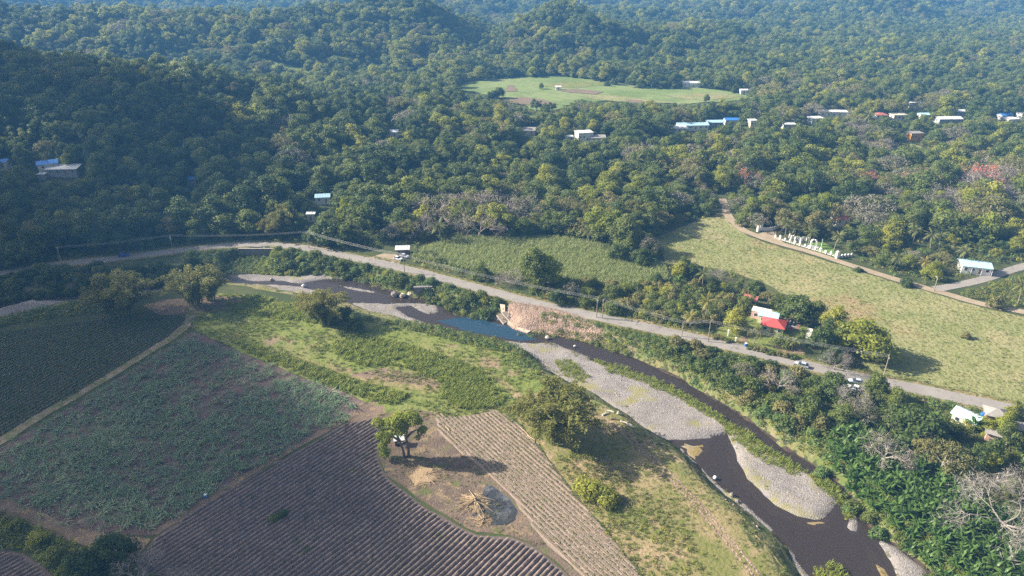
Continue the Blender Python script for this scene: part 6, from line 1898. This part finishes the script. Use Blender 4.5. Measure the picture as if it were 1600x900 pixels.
for i, (px, py, h, sp) in enumerate([(772, 156, 9, 'dark'), (780, 154, 11, 'dark'), (764, 157, 8, 'mid'), (838, 176, 10, 'dark'), (850, 178, 9, 'mid'), (862, 177, 8, 'dark'), (846, 140, 6, 'mid'), (984, 137, 9, 'dark'), (1000, 138, 10, 'mid'), (1018, 139, 9, 'dark'), (1034, 139, 8, 'mid'), (948, 135, 6, 'dark'), (1104, 161, 7, 'mid')]):
    SG(sp, px, py, h, ['dark tree in the middle of a clump at the front of the far field', 'tallest tree of the clump at the front of the far field', 'left tree of the clump at the front of the far field', 'left tree of three where the far field narrows', 'middle tree of three where the far field narrows', 'right tree of three where the far field narrows', 'small tree by the brown plot in the far field', 'left tree of the row on the back edge of the far field', 'second tree of the row on the back edge of the far field', 'third tree of the row on the back edge of the far field', 'right tree of the row on the back edge of the far field', 'small dark tree behind the brown strip in the far field', 'lone tree near the right tip of the far field'][i])
SG('dark', 860, 270, 14, 'rounded dark tree taller than its neighbours in the mid forest', k=0)
SG('greyleaf', 325, 374, 6, 'low brownish grey tree just above the shaded road', wide=1.2)

# the forest itself
rf = np.random.RandomState(2024)


def forest_points(y0, y1, sp_):
    xs = np.arange(-0.86 * y1 - 60, 0.86 * y1 + 60, sp_); ys = np.arange(y0, y1, sp_)
    X, Y = np.meshgrid(xs, ys)
    X = X.ravel() + (rf.rand(X.size) - .5) * sp_ * .95; Y = Y.ravel() + (rf.rand(Y.size) - .5) * sp_ * .95
    k = np.abs(X) < 0.80 * Y + 70
    return X[k], Y[k]


PX, PY, PS = [], [], []
for (y0, y1, s_) in ((250, 470, 6.3), (470, 800, 6.6), (800, 1250, 7.4), (1250, 2350, 9.4)):
    X, Y = forest_points(y0, y1, s_)
    PX.append(X); PY.append(Y); PS.append(np.full(len(X), s_))
FX, FY, FS = np.concatenate(PX), np.concatenate(PY), np.concatenate(PS)
RP = resample_open(ROADW, 3)
roady = np.interp(FX, RP[:, 0], RP[:, 1])
keep = (FY > roady + 9)
for P in OPEN: keep &= ~inpoly(P, FX, FY)
keep &= ~inpoly(VALLEYW, FX, FY)
keep &= linedist(SIDEW, FX, FY) > 5.5
keep &= linedist(DRIVEW, FX, FY) > 6
keep &= sdf(PAST, FX, FY) > 3
keep &= sdf(CANE, FX, FY) > 2.5
for P in CLEARF: keep &= ~inpoly(P, FX, FY)
VP = np.array([GT(*p)[:2] for p in [(1310, 143), (1400, 146), (1470, 150), (1540, 151), (1538, 154), (1450, 154), (1380, 151), (1310, 147)]]); keep &= ~inpoly(VP, FX, FY)
for pl in HILLP + [[(1395, 230), (1420, 222), (1450, 236), (1455, 262), (1400, 262), (1380, 250)]]:
    keep &= ~inpoly(np.array([GT(*p)[:2] for p in pl]), FX, FY)
# south side of the compound and orchard stay as planted
ORCH = GP([(830, 455), (880, 440), (960, 440), (1040, 432), (1100, 425), (1190, 445), (1240, 470), (1320, 505), (1420, 570), (1400, 600), (1260, 580), (1000, 520)])
keep &= ~inpoly(ORCH, FX, FY)
SCRUB = GP([(1330, 404), (1400, 380), (1500, 380), (1600, 390), (1720, 400), (1720, 520), (1600, 486), (1533, 473), (1400, 434)])
insc = inpoly(SCRUB, FX, FY)
keep &= ~(insc & (rf.rand(len(FX)) < .45))
FX, FY, FS, insc = FX[keep], FY[keep], FS[keep], insc[keep]
FZ = height(FX, FY)
gap = fbm(FX / 16 + 3, FY / 16 + 8, 3)
k = (gap > -0.42) | (FY > 700)
FX, FY, FS, insc, FZ = FX[k], FY[k], FS[k], insc[k], FZ[k]
FH = (5.0 + 9.5 * rf.rand(len(FX)) ** 1.5) * np.clip(FS / 6.5, 1, 1.2)
FH *= 1 + 0.35 * fbm(FX / 25, FY / 25, 2)
FH = np.where(insc, FH * .55, FH)
# leave out trees whose crowns would hide the houses or the valley field from the hill opposite
depth = FY * CP + (CAMH - FZ) * SP
u_ = FX / depth * FPX + 800
vt = 450 - (FY * SP + (FZ + FH * .95 - CAMH) * CP) / (FY * CP - (FZ + FH * .95 - CAMH) * SP) * FPX
vb = 450 - (FY * SP + (FZ - CAMH) * CP) / depth * FPX
hw = FH * .42 / depth * FPX
k = np.ones(len(FX), bool)
for (xa, xb, ya, yb, yd) in PROT:
    k &= ~((FY < yd + 10) & (u_ + hw > xa) & (u_ - hw < xb) & (vt < yb) & (vb > ya))
VB = np.array(VALLEY, float)
for q in (0.0, 0.25, 0.5, 0.75, 1.0):
    k &= ~((FY < 770) & inpoly(VB, u_, vt + (vb - vt) * q))
FX, FY, FS, insc, FZ, FH, u_, depth = [a[k] for a in (FX, FY, FS, insc, FZ, FH, u_, depth)]
SPEC = ['dark', 'mid', 'bright', 'airy', 'greyleaf', 'bare', 'palm', 'bamboo']
zone = np.where((FX < -55) & (FY < 640), 0, np.where((FX < 118 + (FY - 340) * .1) & (FY < 640), 1, np.where(FY < 450, 2, np.where(FY < 660, 3, 4))))
MIX = np.array([[.42, .31, .05, .05, .05, .05, .03, .04], [.27, .37, .10, .07, .05, .05, .04, .05], [.20, .34, .10, .09, .13, .06, .08, .0], [.22, .36, .11, .09, .07, .05, .10, .0], [.20, .40, .19, .12, .07, .02, .0, .0]])
cl = np.cumsum(MIX[zone], 1)
rv = np.clip(rf.rand(len(FX)) * .55 + .45 * (0.5 + 0.95 * fbm(FX / 40 + 9, FY / 40, 3)), 0, .999)
SI = (rv[:, None] > cl).sum(1); SI = np.minimum(SI, 7)
# lighter woods on some far slopes, their sunlight put in as brighter leaf colours
vm = 450 - (FY * SP + (FZ + FH * .6 - CAMH) * CP) / (FY * CP - (FZ + FH * .6 - CAMH) * SP) * FPX
for (ex, ey, rx_, ry_) in ((640, 75, 60, 26), (830, 62, 40, 30), (905, 88, 24, 24), (560, 70, 50, 16), (110, 58, 90, 12), (330, 70, 60, 14), (690, 100, 26, 18), (30, 78, 50, 10), (480, 140, 60, 14), (560, 160, 70, 14)):
    e_ = ((u_ - ex) / rx_) ** 2 + ((vm - ey) / ry_) ** 2
    SI = np.where((zone >= 1) & (FY > 470) & (e_ < 1) & (rf.rand(len(FX)) < .85 * (1.1 - e_)), np.where(rf.rand(len(FX)) < .75, 2, 3), SI)
vis = (u_ > -20) & (u_ < 1620)
big = FH / depth
ZL = ['on the shaded hillside above the left road', 'in the forest between the road bend and the pasture', 'in the wood beyond the side road', 'around the ridge village', 'on the far hills']
DESC = dict(dark='dark green leafy tree', mid='mid green leafy tree', bright='light green leafy tree', airy='open olive crowned tree', greyleaf='greyish thin leaved tree', bare='grey leafless tree', palm='slim green palm', bamboo='olive bamboo clump')
LIM = dict(dark=285, airy=45, bare=25, palm=60, bamboo=25)
used_ = np.zeros(len(FX), bool)
for fam, sps in (('dark', ('dark', 'mid', 'bright')), ('airy', ('airy', 'greyleaf')), ('bare', ('bare',)), ('palm', ('palm',)), ('bamboo', ('bamboo',))):
    cand = np.where(vis & np.isin(SI, [SPEC.index(s) for s in sps]) & (zone < 4))[0]
    lim = LIM[fam] - (70 if fam == 'dark' else 0)
    for i in cand[np.argsort(-big[cand])][:lim]:
        used_[i] = True
        sp = SPEC[SI[i]]
        sz = 'tall ' if FH[i] > 11.5 else 'low ' if FH[i] < 7.5 else ''
        plant(sp, FX[i], FY[i], FH[i], sz + DESC[sp] + ' ' + place_words(FX[i], FY[i], FZ[i]), sz + DESC[sp] + 's ' + ZL[zone[i]], z=FZ[i], wide=.9 + .45 * rf.rand())
fprot, offs, hs = [], {}, []
for s in SPEC:
    offs[s] = (len(fprot), len(PROTO[s]))
    for tm, cm in PROTO[s]:
        fprot.append(cm)
rest = ~used_
ii = np.array([offs[SPEC[s]][0] + rf.randint(offs[SPEC[s]][1]) for s in SI[rest]])
ref = np.array([REFH[SPEC[s]] for s in SI[rest]])
fo = scatter('forest', np.column_stack([FX[rest], FY[rest], FZ[rest] - .2]), fprot, rf, 1, 1, idx=ii, tilt=0.03)
sc_ = FH[rest] / ref
wv = 1.15 * np.where(FS[rest] > 8, 1.12, 1)
fo.data.attributes['scl'].data.foreach_set('vector', np.column_stack([sc_ * wv * (.8 + .5 * rf.rand(len(sc_))), sc_ * wv * (.8 + .5 * rf.rand(len(sc_))), sc_]).astype(np.float32).ravel())
# undergrowth between the trunks and at the edge of the wood
X, Y = forest_points(250, 640, 3.6)
ry = np.interp(X, RP[:, 0], RP[:, 1])
k = (Y > ry + 5.5) & (linedist(SIDEW, X, Y) > 3.5) & (sdf(PAST, X, Y) > .5) & (sdf(CANE, X, Y) > .8) & ~inpoly(ORCH, X, Y) & ~inpoly(VALLEYW, X, Y) & (linedist(DRIVEW, X, Y) > 4)
for P in OPEN[2:]: k &= ~inpoly(P, X, Y)
for p in HPOS: k &= (np.hypot(X - p[0], Y - p[1]) > 9)
scatter('undergrowth', zpts(X[k], Y[k], -.1), T_bush + T_oliv + T_bright[:1] + T_ivy[:1], rg, 1.2, 2.6)

# ------------------------------------------------------------------ the cloud whose shade lies on the left fields (out of the picture, high to the left)
def cloud(label, seed, pts):
    r_ = np.random.RandomState(seed)
    mb = MB()
    for (x, y, r) in pts:
        h_ = 460 / SDIR.z
        c = np.array([x, y, 0]) + np.array(SDIR) * (h_ + r_.normal() * 18)
        th = np.linspace(0, math.pi, 8)[1:-1]; ph = np.arange(12) * math.pi / 6
        Vv = [(0, 0, 1)] + [(math.sin(a) * math.cos(b_), math.sin(a) * math.sin(b_), math.cos(a)) for a in th for b_ in ph] + [(0, 0, -1)]
        Vv = np.array(Vv) * r * np.array([1, 1, .6]) * (.9 + .2 * r_.rand(len(Vv)))[:, None] + c
        F = [(0, 1 + j, 1 + (j + 1) % 12) for j in range(12)]
        for i in range(5):
            F += [(1 + i * 12 + j, 13 + i * 12 + j, 13 + i * 12 + (j + 1) % 12, 1 + i * 12 + (j + 1) % 12) for j in range(12)]
        F += [(73, 61 + (j + 1) % 12, 61 + j) for j in range(12)]
        mb.add(Vv, F)
    o = mb.obj('cloud', M['cloud'], smooth=True)
    tag(o, label, 'cloud', kind='structure')


m, n, b = mat_new('cloud')
b.inputs['Base Color'].default_value = (.9, .9, .92, 1); b.inputs['Roughness'].default_value = 1
tp = n.nodes.new('ShaderNodeBsdfTransparent'); msx = n.nodes.new('ShaderNodeMixShader'); msx.inputs[0].default_value = 0.165
n.links.new(tp.outputs[0], msx.inputs[1]); n.links.new(b.outputs[0], msx.inputs[2])
n.links.new(msx.outputs[0], n.nodes['Material Output'].inputs['Surface'])
M['cloud'] = m
r_ = np.random.RandomState(77)
SH = np.array([(-150, 300), (-132, 262), (-112, 222), (-82, 188), (-62, 166), (-48, 148), (-34, 126), (-24, 100), (-24, 60), (-330, 60), (-620, 300), (-640, 520), (-330, 520), (-200, 480), (-120, 420), (-100, 370), (-125, 330)])
GAPS = [(*G(306, 450), 10), (*G(190, 455), 10), (*GT(190, 265)[:2], 26), (*GT(60, 250)[:2], 14), (*GT(500, 330)[:2], 22), (*GT(330, 250)[:2], 14)]
pts = []
for x, y in zip(r_.uniform(-640, 10, 4000), r_.uniform(60, 520, 4000)):
    s = sdf(SH, np.array([x]), np.array([y]))[0]
    if s < -6 and all(math.hypot(x - a_, y - c_) > r0 for a_, c_, r0 in GAPS):
        s = max(s, -min(math.hypot(x - a_, y - c_) - r0 for a_, c_, r0 in GAPS) - 4)
        pts.append((x, y, min(60, max(9, -s * 0.9 + 5)) * (.7 + .5 * r_.rand())))
keepc = []
for p in sorted(pts, key=lambda q: -q[2]):
    if all((p[0] - q[0]) ** 2 + (p[1] - q[1]) ** 2 > (0.62 * min(p[2], q[2])) ** 2 for q in keepc):
        keepc.append(p)
cloud('white cumulus cloud high to the left of the valley', 5, keepc)

# ------------------------------------------------------------------ air
mb = MB(); mb.box((0, 1500, 92), (5600, 3900, 200))
m = bpy.data.materials.new('haze_air'); m.use_nodes = True
n = m.node_tree
n.nodes.remove(n.nodes['Principled BSDF'])
pv = n.nodes.new('ShaderNodeVolumePrincipled')
pv.inputs['Color'].default_value = (0.17, 0.47, 1.0, 1)
pv.inputs['Density'].default_value = HAZE
pv.inputs['Anisotropy'].default_value = 0.0
n.links.new(pv.outputs[0], n.nodes['Material Output'].inputs['Volume'])
o = mb.obj('haze', m)
tag(o, kind='stuff')
